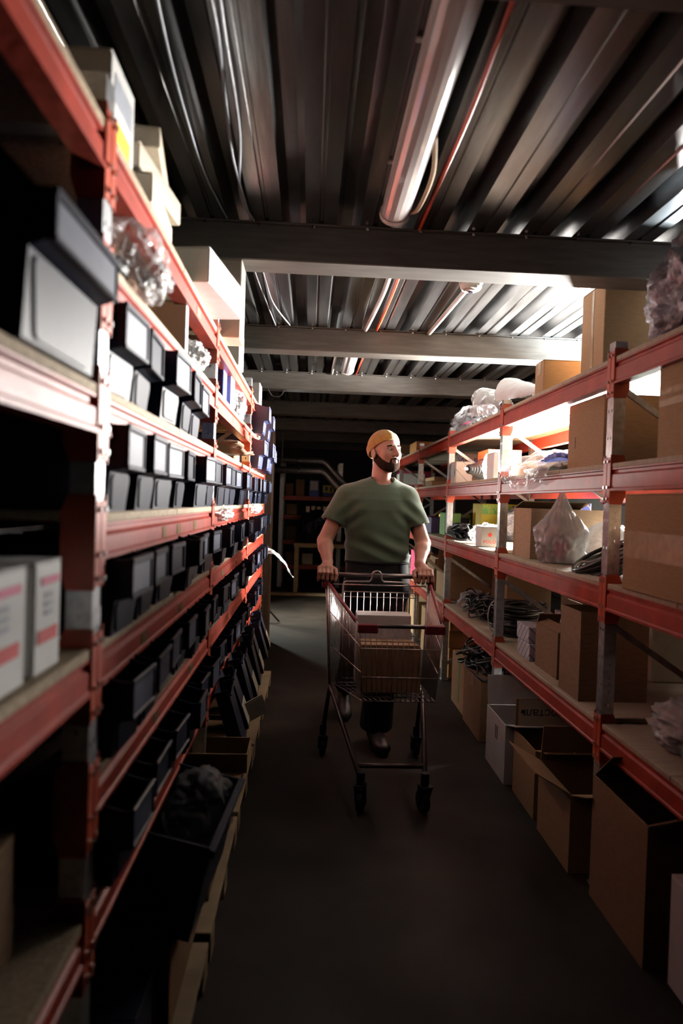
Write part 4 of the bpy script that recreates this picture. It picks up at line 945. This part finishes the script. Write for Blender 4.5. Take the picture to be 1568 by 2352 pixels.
cb('cross_bar', M['darktube'], [(lp((0.138, 3.68, 0.405), (0.268, 3.05, 0.15), 0.87), lp((0.642, 3.68, 0.405), (0.560, 3.05, 0.15), 0.87))], 0.011, 10)
# contents
c = carton('open brown cardboard box inside the shopping cart', 0.262, 0.545, 3.18, 3.48, 0.497, 0.215, 'card3', style='open', flaps=(None, None, 0, 0), tilt=(R(-5.5), 0, 0))
c2 = carton('white box standing in the shopping cart behind the brown box', 0.262, 0.540, 3.49, 3.63, 0.462, 0.36, 'cardw', tape=False)
# ------------------------------------------------------------------ the man (distance fields turned into continuous surfaces)
class Field:
    def __init__(s, xs, ys, zs):
        s.x, s.y, s.z = [np.asarray(a, np.float32) for a in (xs, ys, zs)]
        s.F = np.full((len(xs), len(ys), len(zs)), 1.0, np.float32)
    def sl(s, lo, hi):
        r = []
        for a, l, h in zip((s.x, s.y, s.z), lo, hi):
            i0, i1 = np.searchsorted(a, l), np.searchsorted(a, h); r.append(slice(max(i0, 0), max(i1, i0+1)))
        return tuple(r)
    def put(s, fn, lo, hi, k=0.0, op='add'):
        q = s.sl(lo, hi)
        X, Y, Z = s.x[q[0]][:, None, None], s.y[q[1]][None, :, None], s.z[q[2]][None, None, :]
        if min(len(s.x[q[0]]), len(s.y[q[1]]), len(s.z[q[2]])) == 0: return
        d = np.broadcast_to(fn(X, Y, Z), (len(s.x[q[0]]), len(s.y[q[1]]), len(s.z[q[2]]))).astype(np.float32); a = s.F[q]
        if op == 'sub':
            b = -d
            if k > 0: h = np.clip(0.5-0.5*(b-a)/k, 0, 1); s.F[q] = (a*h + b*(1-h)) + k*h*(1-h)
            else: s.F[q] = np.maximum(a, b)
            return
        if k > 0: h = np.clip(0.5+0.5*(a-d)/k, 0, 1); s.F[q] = a*(1-h) + d*h - k*h*(1-h)
        else: s.F[q] = np.minimum(a, d)
    def cone(s, p0, p1, r0, r1, k=0.015, op='add', flat=None):
        p0, p1 = np.array(p0, float), np.array(p1, float); d = p1-p0; L2 = float(d@d) + 1e-9; m = max(r0, r1)+k+0.015
        def fn(X, Y, Z):
            t = np.clip(((X-p0[0])*d[0]+(Y-p0[1])*d[1]+(Z-p0[2])*d[2])/L2, 0, 1)
            return np.sqrt((X-p0[0]-t*d[0])**2+(Y-p0[1]-t*d[1])**2+(Z-p0[2]-t*d[2])**2) - (r0+(r1-r0)*t)
        s.put(fn, np.minimum(p0, p1)-m, np.maximum(p0, p1)+m, k, op)
    def ell(s, c, r, k=0.015, op='add', rot=None):
        c = np.array(c, float); r = np.array(r, float); m = r.max()+k+0.015; A = np.eye(3) if rot is None else np.array(rot)
        def fn(X, Y, Z):
            x, y, z = X-c[0], Y-c[1], Z-c[2]
            u = A[0, 0]*x+A[0, 1]*y+A[0, 2]*z; v = A[1, 0]*x+A[1, 1]*y+A[1, 2]*z; w_ = A[2, 0]*x+A[2, 1]*y+A[2, 2]*z
            k0 = np.sqrt((u/r[0])**2+(v/r[1])**2+(w_/r[2])**2); k1 = np.sqrt((u/r[0]**2)**2+(v/r[1]**2)**2+(w_/r[2]**2)**2)+1e-9
            return k0*(k0-1)/k1
        s.put(fn, c-m, c+m, k, op)
    def stack(s, rows, k=0.02, op='add', ex=2.4, inset=0.0):
        # rows: (z, cx, cy, a, b) from low to high: a tube of superellipses
        rows = np.array(rows, float); zz = rows[:, 0]; m = 0.05
        lo = np.array([(rows[:, 1]-rows[:, 3]).min()-m, (rows[:, 2]-rows[:, 4]).min()-m, zz[0]-m]); hi = np.array([(rows[:, 1]+rows[:, 3]).max()+m, (rows[:, 2]+rows[:, 4]).max()+m, zz[-1]+m])
        def fn(X, Y, Z):
            Zc = np.clip(Z, zz[0], zz[-1]); f = lambda i: np.interp(Zc.ravel(), zz, rows[:, i]).reshape(Zc.shape)
            a, b = f(3)-inset, f(4)-inset
            q = (np.abs((X-f(1))/a)**ex + np.abs((Y-f(2))/b)**ex)**(1/ex)
            d = (q-1)*np.minimum(a, b)
            return np.maximum(d, np.maximum(zz[0]-Z, Z-zz[-1]))
        s.put(fn, lo, hi, k, op)
    def mesh(s, name, m, warp=None):
        F = s.F; B = F < 0
        act = np.zeros(tuple(n-1 for n in F.shape), bool)
        c0 = B[:-1, :-1, :-1]
        for dx in (0, 1):
            for dy in (0, 1):
                for dz in (0, 1):
                    if dx+dy+dz: act |= B[dx:F.shape[0]-1+dx, dy:F.shape[1]-1+dy, dz:F.shape[2]-1+dz] != c0
        idx = np.argwhere(act); N = len(idx); imap = np.full(act.shape, -1, np.int32); imap[tuple(idx.T)] = np.arange(N)
        S = np.zeros((N, 3)); Cn = np.zeros(N); ax = (s.x, s.y, s.z)
        for a in range(3):
            b, c = (a+1) % 3, (a+2) % 3
            for u in (0, 1):
                for v in (0, 1):
                    i0 = idx.copy(); i0[:, b] += u; i0[:, c] += v; i1 = i0.copy(); i1[:, a] += 1
                    f0, f1 = F[tuple(i0.T)], F[tuple(i1.T)]; msk = (f0 < 0) != (f1 < 0)
                    t = np.where(msk, f0/np.where(msk, f0-f1, 1), 0)
                    P = np.stack([ax[q][i0[:, q]] for q in range(3)], 1).astype(float)
                    P[:, a] += t*(ax[a][i1[:, a]]-ax[a][i0[:, a]])
                    S[msk] += P[msk]; Cn[msk] += 1
        V = S/Cn[:, None]; faces = []
        for a in range(3):
            b, c = (a+1) % 3, (a+2) % 3
            s0 = [slice(None)]*3; s1 = [slice(None)]*3; s0[a] = slice(0, -1); s1[a] = slice(1, None)
            for q in (b, c): s0[q] = slice(1, -1); s1[q] = slice(1, -1)
            A0, A1 = B[tuple(s0)], B[tuple(s1)]
            for inside in (True, False):
                e_ = np.argwhere((A0 == inside) & (A1 != inside))
                if not len(e_): continue
                e_[:, b] += 1; e_[:, c] += 1
                def cell(db, dc):
                    q = e_.copy(); q[:, b] -= db; q[:, c] -= dc; return imap[tuple(q.T)]
                qd = np.stack([cell(1, 1), cell(0, 1), cell(0, 0), cell(1, 0)], 1)
                faces.append(qd if inside else qd[:, ::-1])
        Fc = np.concatenate(faces)
        if warp is not None: V = warp(V)
        me = bpy.data.meshes.new(name); me.from_pydata(V.tolist(), [], Fc.tolist()); me.update()
        me.polygons.foreach_set('use_smooth', [True]*len(me.polygons)); me.materials.append(m)
        return me
def ax_(*segs):
    out = []
    for a, b, h in segs: out.append(np.arange(a, b-1e-6, h))
    return np.concatenate(out + [[segs[-1][1]]])
MO = Vector((0.41, 4.0, 0.0))
HY = R(33)                                                   # head turned towards image right
hf = np.array([math.sin(HY), -math.cos(HY), 0]); hs_ = np.array([math.cos(HY), math.sin(HY), 0]); HO = np.array([0.022, 0.012, 0])
def H(sx, fwd, z): return HO + hs_*sx + hf*fwd + np.array([0, 0, z])
HR = np.array([hs_, hf, [0, 0, 1]])
def tilt(a, b):                                              # rotation in the fwd-z plane of the head frame
    ca, sa = math.cos(a), math.sin(a); T = np.array([[1, 0, 0], [0, ca, sa], [0, -sa, ca]]); return T @ HR
def head(f, g=0.0, feats=True):
    f.ell(H(0, -0.012, 1.737), (0.075+g, 0.094+g, 0.092+g), 0.0, rot=HR)
    f.ell(H(0, 0.030, 1.690), (0.062+g, 0.066+g, 0.092+g), 0.03, rot=HR)
    f.ell(H(0, 0.030, 1.640), (0.055+g, 0.060+g, 0.050+g), 0.03, rot=HR)
    f.ell(H(0, 0.072, 1.612), (0.024+g, 0.022+g, 0.024+g), 0.03, rot=HR)
    f.cone(H(-0.036, -0.015, 1.655), H(-0.030, 0.055, 1.618), 0.024+g, 0.02+g, 0.03); f.cone(H(0.036, -0.015, 1.655), H(0.030, 0.055, 1.618), 0.024+g, 0.02+g, 0.03)
    if feats:
        f.cone(H(-0.036, 0.074, 1.728), H(0.036, 0.074, 1.728), 0.013, 0.013, 0.014)
        for s in (-1, 1):
            f.ell(H(s*0.042, 0.062, 1.682), (0.022, 0.022, 0.026), 0.02, rot=HR)
            f.ell(H(s*0.031, 0.100, 1.710), (0.018, 0.018, 0.012), 0.008, 'sub', rot=HR)
            f.cone(H(s*0.018, 0.0870, 1.7172), H(s*0.045, 0.0785, 1.7165), 0.0046, 0.0046, 0.003)
            f.cone(H(s*0.019, 0.0860, 1.7020), H(s*0.045, 0.0775, 1.7025), 0.0040, 0.0040, 0.003)
            f.ell(H(s*0.013, 0.100, 1.678), (0.009, 0.012, 0.009), 0.006, rot=HR)
            f.ell(H(s*0.079, -0.008, 1.688), (0.010, 0.019, 0.032), 0.008, rot=tilt(0.2, 0))
            f.ell(H(s*0.088, -0.004, 1.690), (0.006, 0.010, 0.018), 0.005, 'sub', rot=tilt(0.2, 0))
        f.cone(H(0, 0.090, 1.722), H(0, 0.116, 1.684), 0.0085, 0.0125, 0.014)
        f.ell(H(0, 0.114, 1.680), (0.012, 0.011, 0.010), 0.008, rot=HR)
        f.cone(H(-0.020, 0.085, 1.650), H(0.020, 0.085, 1.650), 0.0060, 0.0060, 0.008)
        f.cone(H(-0.016, 0.084, 1.639), H(0.016, 0.084, 1.639), 0.0065, 0.0065, 0.008)
        f.cone(H(-0.024, 0.100, 1.6450), H(0.024, 0.100, 1.6450), 0.0022, 0.0022, 0.003, 'sub')
TORSO = [(1.060, -0.005, 0.0, 0.190, 0.122), (1.10, -0.005, 0.0, 0.194, 0.126), (1.18, -0.008, 0.0, 0.190, 0.124), (1.28, -0.012, 0.0, 0.202, 0.128), (1.36, -0.018, 0.0, 0.214, 0.128), (1.42, -0.020, 0.004, 0.220, 0.120), (1.460, -0.018, 0.008, 0.206, 0.106), (1.492, -0.015, 0.011, 0.174, 0.092), (1.516, -0.010, 0.014, 0.130, 0.080), (1.538, 0.002, 0.016, 0.092, 0.070), (1.553, 0.010, 0.016, 0.072, 0.066)]
SR, ER, WR = (-0.208, 0.0, 1.415), (-0.318, -0.055, 1.170), (-0.300, -0.205, 1.060)
SL, EL, WL = (0.172, 0.0, 1.415), (0.254, -0.055, 1.172), (0.214, -0.205, 1.064)
# ---- skin: one continuous body
bf = Field(ax_((-0.42, 0.36, 0.0034),), ax_((-0.34, 0.16, 0.0034), (0.16, 0.60, 0.010)), ax_((0.0, 0.94, 0.008), (0.94, 1.08, 0.003), (1.08, 1.56, 0.006), (1.56, 1.86, 0.003)))
head(bf)
bf.cone((0.0, 0.025, 1.46), H(0, -0.03, 1.63), 0.058, 0.051, 0.03)
bf.cone((0.02, -0.015, 1.50), H(0.0, 0.0, 1.60), 0.036, 0.036, 0.02)
bf.stack(TORSO[:-2], 0.03, inset=0.02)
bf.stack([(0.90, -0.005, 0.0, 0.155, 0.09), (0.95, -0.005, 0.0, 0.170, 0.105), (1.12, -0.005, 0.0, 0.165, 0.10)], 0.02)
def arm(f, S, E, W, g=0.0):
    f.cone(S, E, 0.049+g, 0.043+g, 0.02)
    mid = tuple(E[i]+(W[i]-E[i])*0.3 for i in range(3))
    f.cone(E, mid, 0.042+g, 0.0425+g, 0.015); f.cone(mid, W, 0.0425+g, 0.0275+g, 0.015)
arm(bf, SR, ER, WR); arm(bf, SL, EL, WL)
# hands closed over the handle (handle axis: local y = -0.26, z = 1.0)
def hand(f, W, sgn, xk):
    # xk: x of the four knuckles from little to index finger, thumb on the inner side
    kn = [(x_, -0.262, 1.034+0.003*(1.5-abs(i-1.7))) for i, x_ in enumerate(xk)]
    pc = (W[0]*0.35+sum(xk)/4*0.65, -0.236, 1.044)
    f.cone(W, pc, 0.027, 0.026, 0.012)
    for p in kn: f.cone(pc, p, 0.020, 0.0135, 0.012)
    for i, p in enumerate(kn):
        L = (0.86, 0.97, 1.0, 0.95)[i]; x_ = p[0]; sp = (x_-sum(xk)/4)*0.08
        a = (x_+sp, -0.290, 1.010); b = (x_+2*sp, -0.2885, 1.010-0.034*L); c_ = (x_+2*sp, -0.268, 0.9695-0.004*L)
        f.cone(p, a, 0.0118, 0.0100, 0.006); f.cone(a, b, 0.0100, 0.0090, 0.003); f.cone(b, c_, 0.0090, 0.0080, 0.003)
        f.ell(a, (0.0108, 0.0108, 0.0108), 0.003)
    ti = xk[3] - sgn*0.012                                      # thumb leaves the inner side of the palm
    t0 = (pc[0]-sgn*0.014, -0.222, 1.040); t1 = (ti-sgn*0.012, -0.240, 1.022); t2 = (ti-sgn*0.018, -0.283, 1.000); t3 = (ti-sgn*0.012, -0.290, 0.972)
    f.cone(t0, t1, 0.017, 0.0135, 0.010); f.cone(t1, t2, 0.0128, 0.0112, 0.005); f.cone(t2, t3, 0.0112, 0.0085, 0.003)
hand(bf, WR, -1, (-0.345, -0.325, -0.304, -0.283))
hand(bf, WL, 1, (0.268, 0.248, 0.227, 0.206))
HIPR, KNR, ANR = (-0.095, 0.0, 0.90), (-0.105, 0.11, 0.50), (-0.145, 0.44, 0.18)
HIPL, KNL, ANL = (0.090, 0.0, 0.90), (0.035, -0.10, 0.50), (0.012, -0.05, 0.09)
for h_, k_, a_ in ((HIPR, KNR, ANR), (HIPL, KNL, ANL)):
    bf.cone(h_, k_, 0.078, 0.052, 0.02); bf.cone(k_, a_, 0.052, 0.038, 0.02)
man = empty('person', MO, 0, 'man in a mustard beanie and green t-shirt pushing the shopping cart, looking aside', 'person')
body = link('body', bf.mesh('body', M['skin']), None, man)
# ---- eyes, brows, beard
for s in (-1, 1):
    p = H(s*0.0305, 0.0785, 1.7100)
    bm = bmesh.new(); bmesh.ops.create_uvsphere(bm, u_segments=16, v_segments=12, radius=0.0115); me = bpy.data.meshes.new('eye'); bm.to_mesh(me); bm.free()
    me.polygons.foreach_set('use_smooth', [True]*len(me.polygons)); eo = link('eye', me, M['eye'], man, p)
    bm = bmesh.new(); bmesh.ops.create_uvsphere(bm, u_segments=12, v_segments=8, radius=0.0058); me = bpy.data.meshes.new('iris'); bm.to_mesh(me); bm.free()
    link('iris', me, M['iris'], eo, tuple(hf*0.0072+hs_*0.0015))
ff = Field(ax_((-0.10, 0.16, 0.0028),), ax_((-0.16, 0.12, 0.0028),), ax_((1.56, 1.76, 0.0028),))
for s in (-1, 1): ff.cone(H(s*0.014, 0.0930, 1.7315), H(s*0.030, 0.0918, 1.7345), 0.0047, 0.0047, 0.003); ff.cone(H(s*0.030, 0.0918, 1.7345), H(s*0.050, 0.0790, 1.7285), 0.0047, 0.0038, 0.003)
link('eyebrow', ff.mesh('eyebrow', M['beard']), None, man)
ff = Field(ax_((-0.12, 0.16, 0.0028),), ax_((-0.16, 0.14, 0.0028),), ax_((1.54, 1.76, 0.0028),))
head(ff, 0.0028, False)
X, Y, Z = ff.x[:, None, None]-HO[0], ff.y[None, :, None]-HO[1], ff.z[None, None, :]
fwd = X*hf[0]+Y*hf[1]; sid = X*hs_[0]+Y*hs_[1]
line = 1.645 + np.clip((0.066-fwd)*0.70, -0.01, 0.066)           # cheek line rising to the sideburn
edge = np.maximum(Z-line, (-0.028-fwd)*0.8+ (Z-1.66)*0.0)
ff.F = np.maximum(ff.F, edge)
for s in (-1, 1):
    ff.cone(H(s*0.002, 0.0985, 1.6590), H(s*0.024, 0.090, 1.6500), 0.0066, 0.0066, 0.004); ff.cone(H(s*0.024, 0.090, 1.6500), H(s*0.027, 0.080, 1.625), 0.0075, 0.010, 0.006)
ff.cone(H(-0.013, 0.105, 1.6445), H(0.013, 0.105, 1.6445), 0.0085, 0.0085, 0.002, 'sub')
link('beard', ff.mesh('beard', M['beard']), None, man)
ff = Field(ax_((-0.06, 0.16, 0.0022),), ax_((-0.16, 0.06, 0.0022),), ax_((1.61, 1.68, 0.0022),))
ff.cone(H(-0.017, 0.0935, 1.6485), H(0, 0.0985, 1.6490), 0.0040, 0.0048, 0.001); ff.cone(H(0.017, 0.0935, 1.6485), H(0, 0.0985, 1.6490), 0.0040, 0.0048, 0.001); ff.cone(H(-0.013, 0.0945, 1.6405), H(0, 0.0985, 1.6400), 0.0044, 0.0054, 0.001); ff.cone(H(0.013, 0.0945, 1.6405), H(0, 0.0985, 1.6400), 0.0044, 0.0054, 0.001)
link('lips', ff.mesh('lips', M['lip']), None, man)
# ---- t-shirt
def folds(V):
    V = V.copy(); x_, y_, z_ = V[:, 0], V[:, 1], V[:, 2]
    w1 = np.exp(-((z_-1.14)/0.07)**2); w2 = np.exp(-((np.abs(x_)-0.17)/0.07)**2)*np.exp(-((z_-1.33)/0.09)**2); fr = np.clip(-y_*12, -1, 1)
    d = 0.010*w1*np.sin(60*z_+14*x_+2*np.sin(9*x_)) + 0.008*w2*np.sin(70*(z_+0.8*np.abs(x_))) + 0.007*np.sin(26*(x_*0.8+z_*0.7)+1.2*np.sin(13*z_))*np.exp(-((z_-1.22)/0.13)**2)
    V[:, 1] -= d*fr; V[:, 0] += d*0.6*np.sign(x_)*(1-np.abs(fr))
    return V
tf = Field(ax_((-0.40, 0.38, 0.0042),), ax_((-0.20, 0.18, 0.0042),), ax_((1.02, 1.56, 0.0042),))
tf.stack(TORSO, 0.0)
slR, slL = (-0.288, -0.040, 1.262), (0.232, -0.040, 1.258)
tf.cone((-0.188, 0.0, 1.425), slR, 0.076, 0.071, 0.03); tf.cone((0.152, 0.0, 1.427), slL, 0.076, 0.070, 0.03)
tf.cone((-0.180, 0.0, 1.430), (-0.10, 0.01, 1.475), 0.07, 0.055, 0.03); tf.cone((0.146, 0.0, 1.432), (0.09, 0.01, 1.475), 0.07, 0.055, 0.03)
def cutplane(f, p, n, lo, hi):
    n = np.array(n, float); n /= np.linalg.norm(n)
    f.put(lambda X, Y, Z: -((X-p[0])*n[0]+(Y-p[1])*n[1]+(Z-p[2])*n[2]), lo, hi, 0, 'sub')
for pt, n_, lo, hi in (((-0.285, -0.04, 1.285), (-0.42, -0.18, -1), (-0.40, -0.2, 1.12), (-0.205, 0.18, 1.40)), ((0.230, -0.04, 1.275), (0.34, -0.18, -1), (0.175, -0.2, 1.10), (0.38, 0.18, 1.39))):
    cutplane(tf, pt, n_, lo, hi)
def lerp3(a, b, t): return tuple(a[i]+(b[i]-a[i])*t for i in range(3))
for S, E in ((SR, ER), (SL, EL)):
    tf.cone(lerp3(S, E, 0.47), lerp3(S, E, 0.75), 0.060, 0.064, 0.0, 'sub')
# neck opening and hollow hem
tf.cone((0.012, -0.045, 1.60), (0.012, -0.012, 1.530), 0.074, 0.062, 0.004, 'sub')
tf.stack([(1.03, -0.005, 0.0, 0.184, 0.116), (1.085, -0.005, 0.0, 0.184, 0.116)], 0.0, 'sub')
shirt = link('t_shirt', tf.mesh('t_shirt', M['shirt'], folds), None, man)
pts = []
for k in range(36):
    a = 2*math.pi*k/36; pts.append((0.012+0.070*math.cos(a), 0.000+0.070*math.sin(a), 1.530 + 0.026*math.sin(a) + 0.004*math.cos(2*a)))
MB().tube(pts, 0.0065, 8, closed=True).build('collar', M['shirt'], shirt, smooth=True)
# ---- trousers and shoes
pf = Field(ax_((-0.30, 0.26, 0.006),), ax_((-0.26, 0.58, 0.006),), ax_((0.05, 1.12, 0.006),))
pf.stack([(0.86, -0.005, 0.0, 0.186, 0.120), (0.94, -0.005, 0.0, 0.190, 0.124), (1.04, -0.005, 0.0, 0.182, 0.114), (1.105, -0.005, 0.0, 0.178, 0.110)], 0.0)
for h_, k_, a_, hr in ((HIPR, KNR, (-0.140, 0.40, 0.235), 0.075), (HIPL, KNL, (0.014, -0.060, 0.105), 0.096)):
    pf.cone(h_, k_, 0.098, 0.080, 0.03); pf.cone(k_, a_, 0.080, hr, 0.02)
cutplane(pf, (0, -0.05, 0.110), (0, 0.25, -1), (-0.1, -0.26, 0.0), (0.2, 0.12, 0.2))
pf.cone((0.014, -0.058, 0.07), (0.016, -0.06, 0.14), 0.080, 0.080, 0.0, 'sub')
trs = link('trousers', pf.mesh('trousers', M['trouser']), None, man)
MB().tube([(-0.005+0.186*math.cos(a)*1.0, 0.119*math.sin(a), 1.055) for a in [2*math.pi*q/40 for q in range(40)]], 0.008, 6, closed=True).build('waistband', M['trouser'], trs)
def shoe(heel, toe, lift, rz=0):
    f = Field(ax_((-0.07, 0.07, 0.0045),), ax_((-0.29, 0.08, 0.0045),), ax_((-0.01, 0.19, 0.0045),))
    f.ell((0, -0.20, 0.040), (0.050, 0.065, 0.040), 0.0); f.ell((0, 0.005, 0.045), (0.040, 0.050, 0.045), 0.03); f.cone((0, -0.02, 0.05), (0, -0.17, 0.045), 0.040, 0.038, 0.03)
    f.cone((0, 0.0, 0.08), (0, 0.01, 0.165), 0.044, 0.046, 0.03); f.cone((0, -0.05, 0.085), (0, -0.13, 0.062), 0.035, 0.032, 0.03)
    f.put(lambda X, Y, Z: Z-0.004+0*X+0*Y, (-0.1, -0.3, -0.02), (0.1, 0.1, 0.03), 0.0, 'sub')
    d = Vector(toe)-Vector(heel); o = link('shoe', f.mesh('shoe', M['shoe']), None, man, heel, (lift, 0, math.atan2(d.x, -d.y)))
    s = MB(); n = 24; pts = []
    for k in range(n):
        a = 2*math.pi*k/n; pts.append((0.050*math.cos(a)*(1 if math.sin(a) < 0 else 0.85), -0.105+0.162*math.sin(a)))
    s.prism(pts, 0.0, 0.018, 'z').build('sole', M['rubber'], o)
    s = MB()
    for k in range(4): s.tube([(-0.022, -0.085-0.02*k, 0.112-0.012*k), (0, -0.088-0.02*k, 0.122-0.012*k), (0.022, -0.085-0.02*k, 0.112-0.012*k)], 0.003, 6)
    s.build('laces', M['rubber'], o)
    return o
shoe((0.012, -0.03, 0.0), (0.036, -0.26, 0), 0.0)
shoe((-0.145, 0.545, 0.130), (-0.147, 0.33, 0.0), R(34))
# ---- beanie
def hat(g, zc=0.0):
    f = Field(ax_((-0.13, 0.17, 0.003),), ax_((-0.16, 0.16, 0.003),), ax_((1.62, 1.87, 0.003),))
    f.ell(H(0, -0.016, 1.738), (0.083+g, 0.100+g, 0.097+g), 0.0, rot=HR)
    f.ell(H(0, -0.040, 1.725), (0.080+g, 0.078+g, 0.088+g), 0.02, rot=HR)
    return f
def hat_edge(f, off, sign=1):
    X, Y, Z = f.x[:, None, None]-HO[0], f.y[None, :, None]-HO[1], f.z[None, None, :]
    fw_ = X*hf[0]+Y*hf[1]
    cut = (1.722 + off + 0.62*fw_) - Z                         # front edge high, back edge low
    f.F = np.maximum(f.F, cut*0.8 if sign > 0 else -cut*0.8)
f = hat(0.0); hat_edge(f, 0.01); bn = link('beanie', f.mesh('beanie', M['knit']), None, man)
f = hat(0.0055); hat_edge(f, 0.0); hat_edge(f, 0.055, -1)
link('beanie_cuff', f.mesh('beanie_cuff', M['knit']), None, bn)
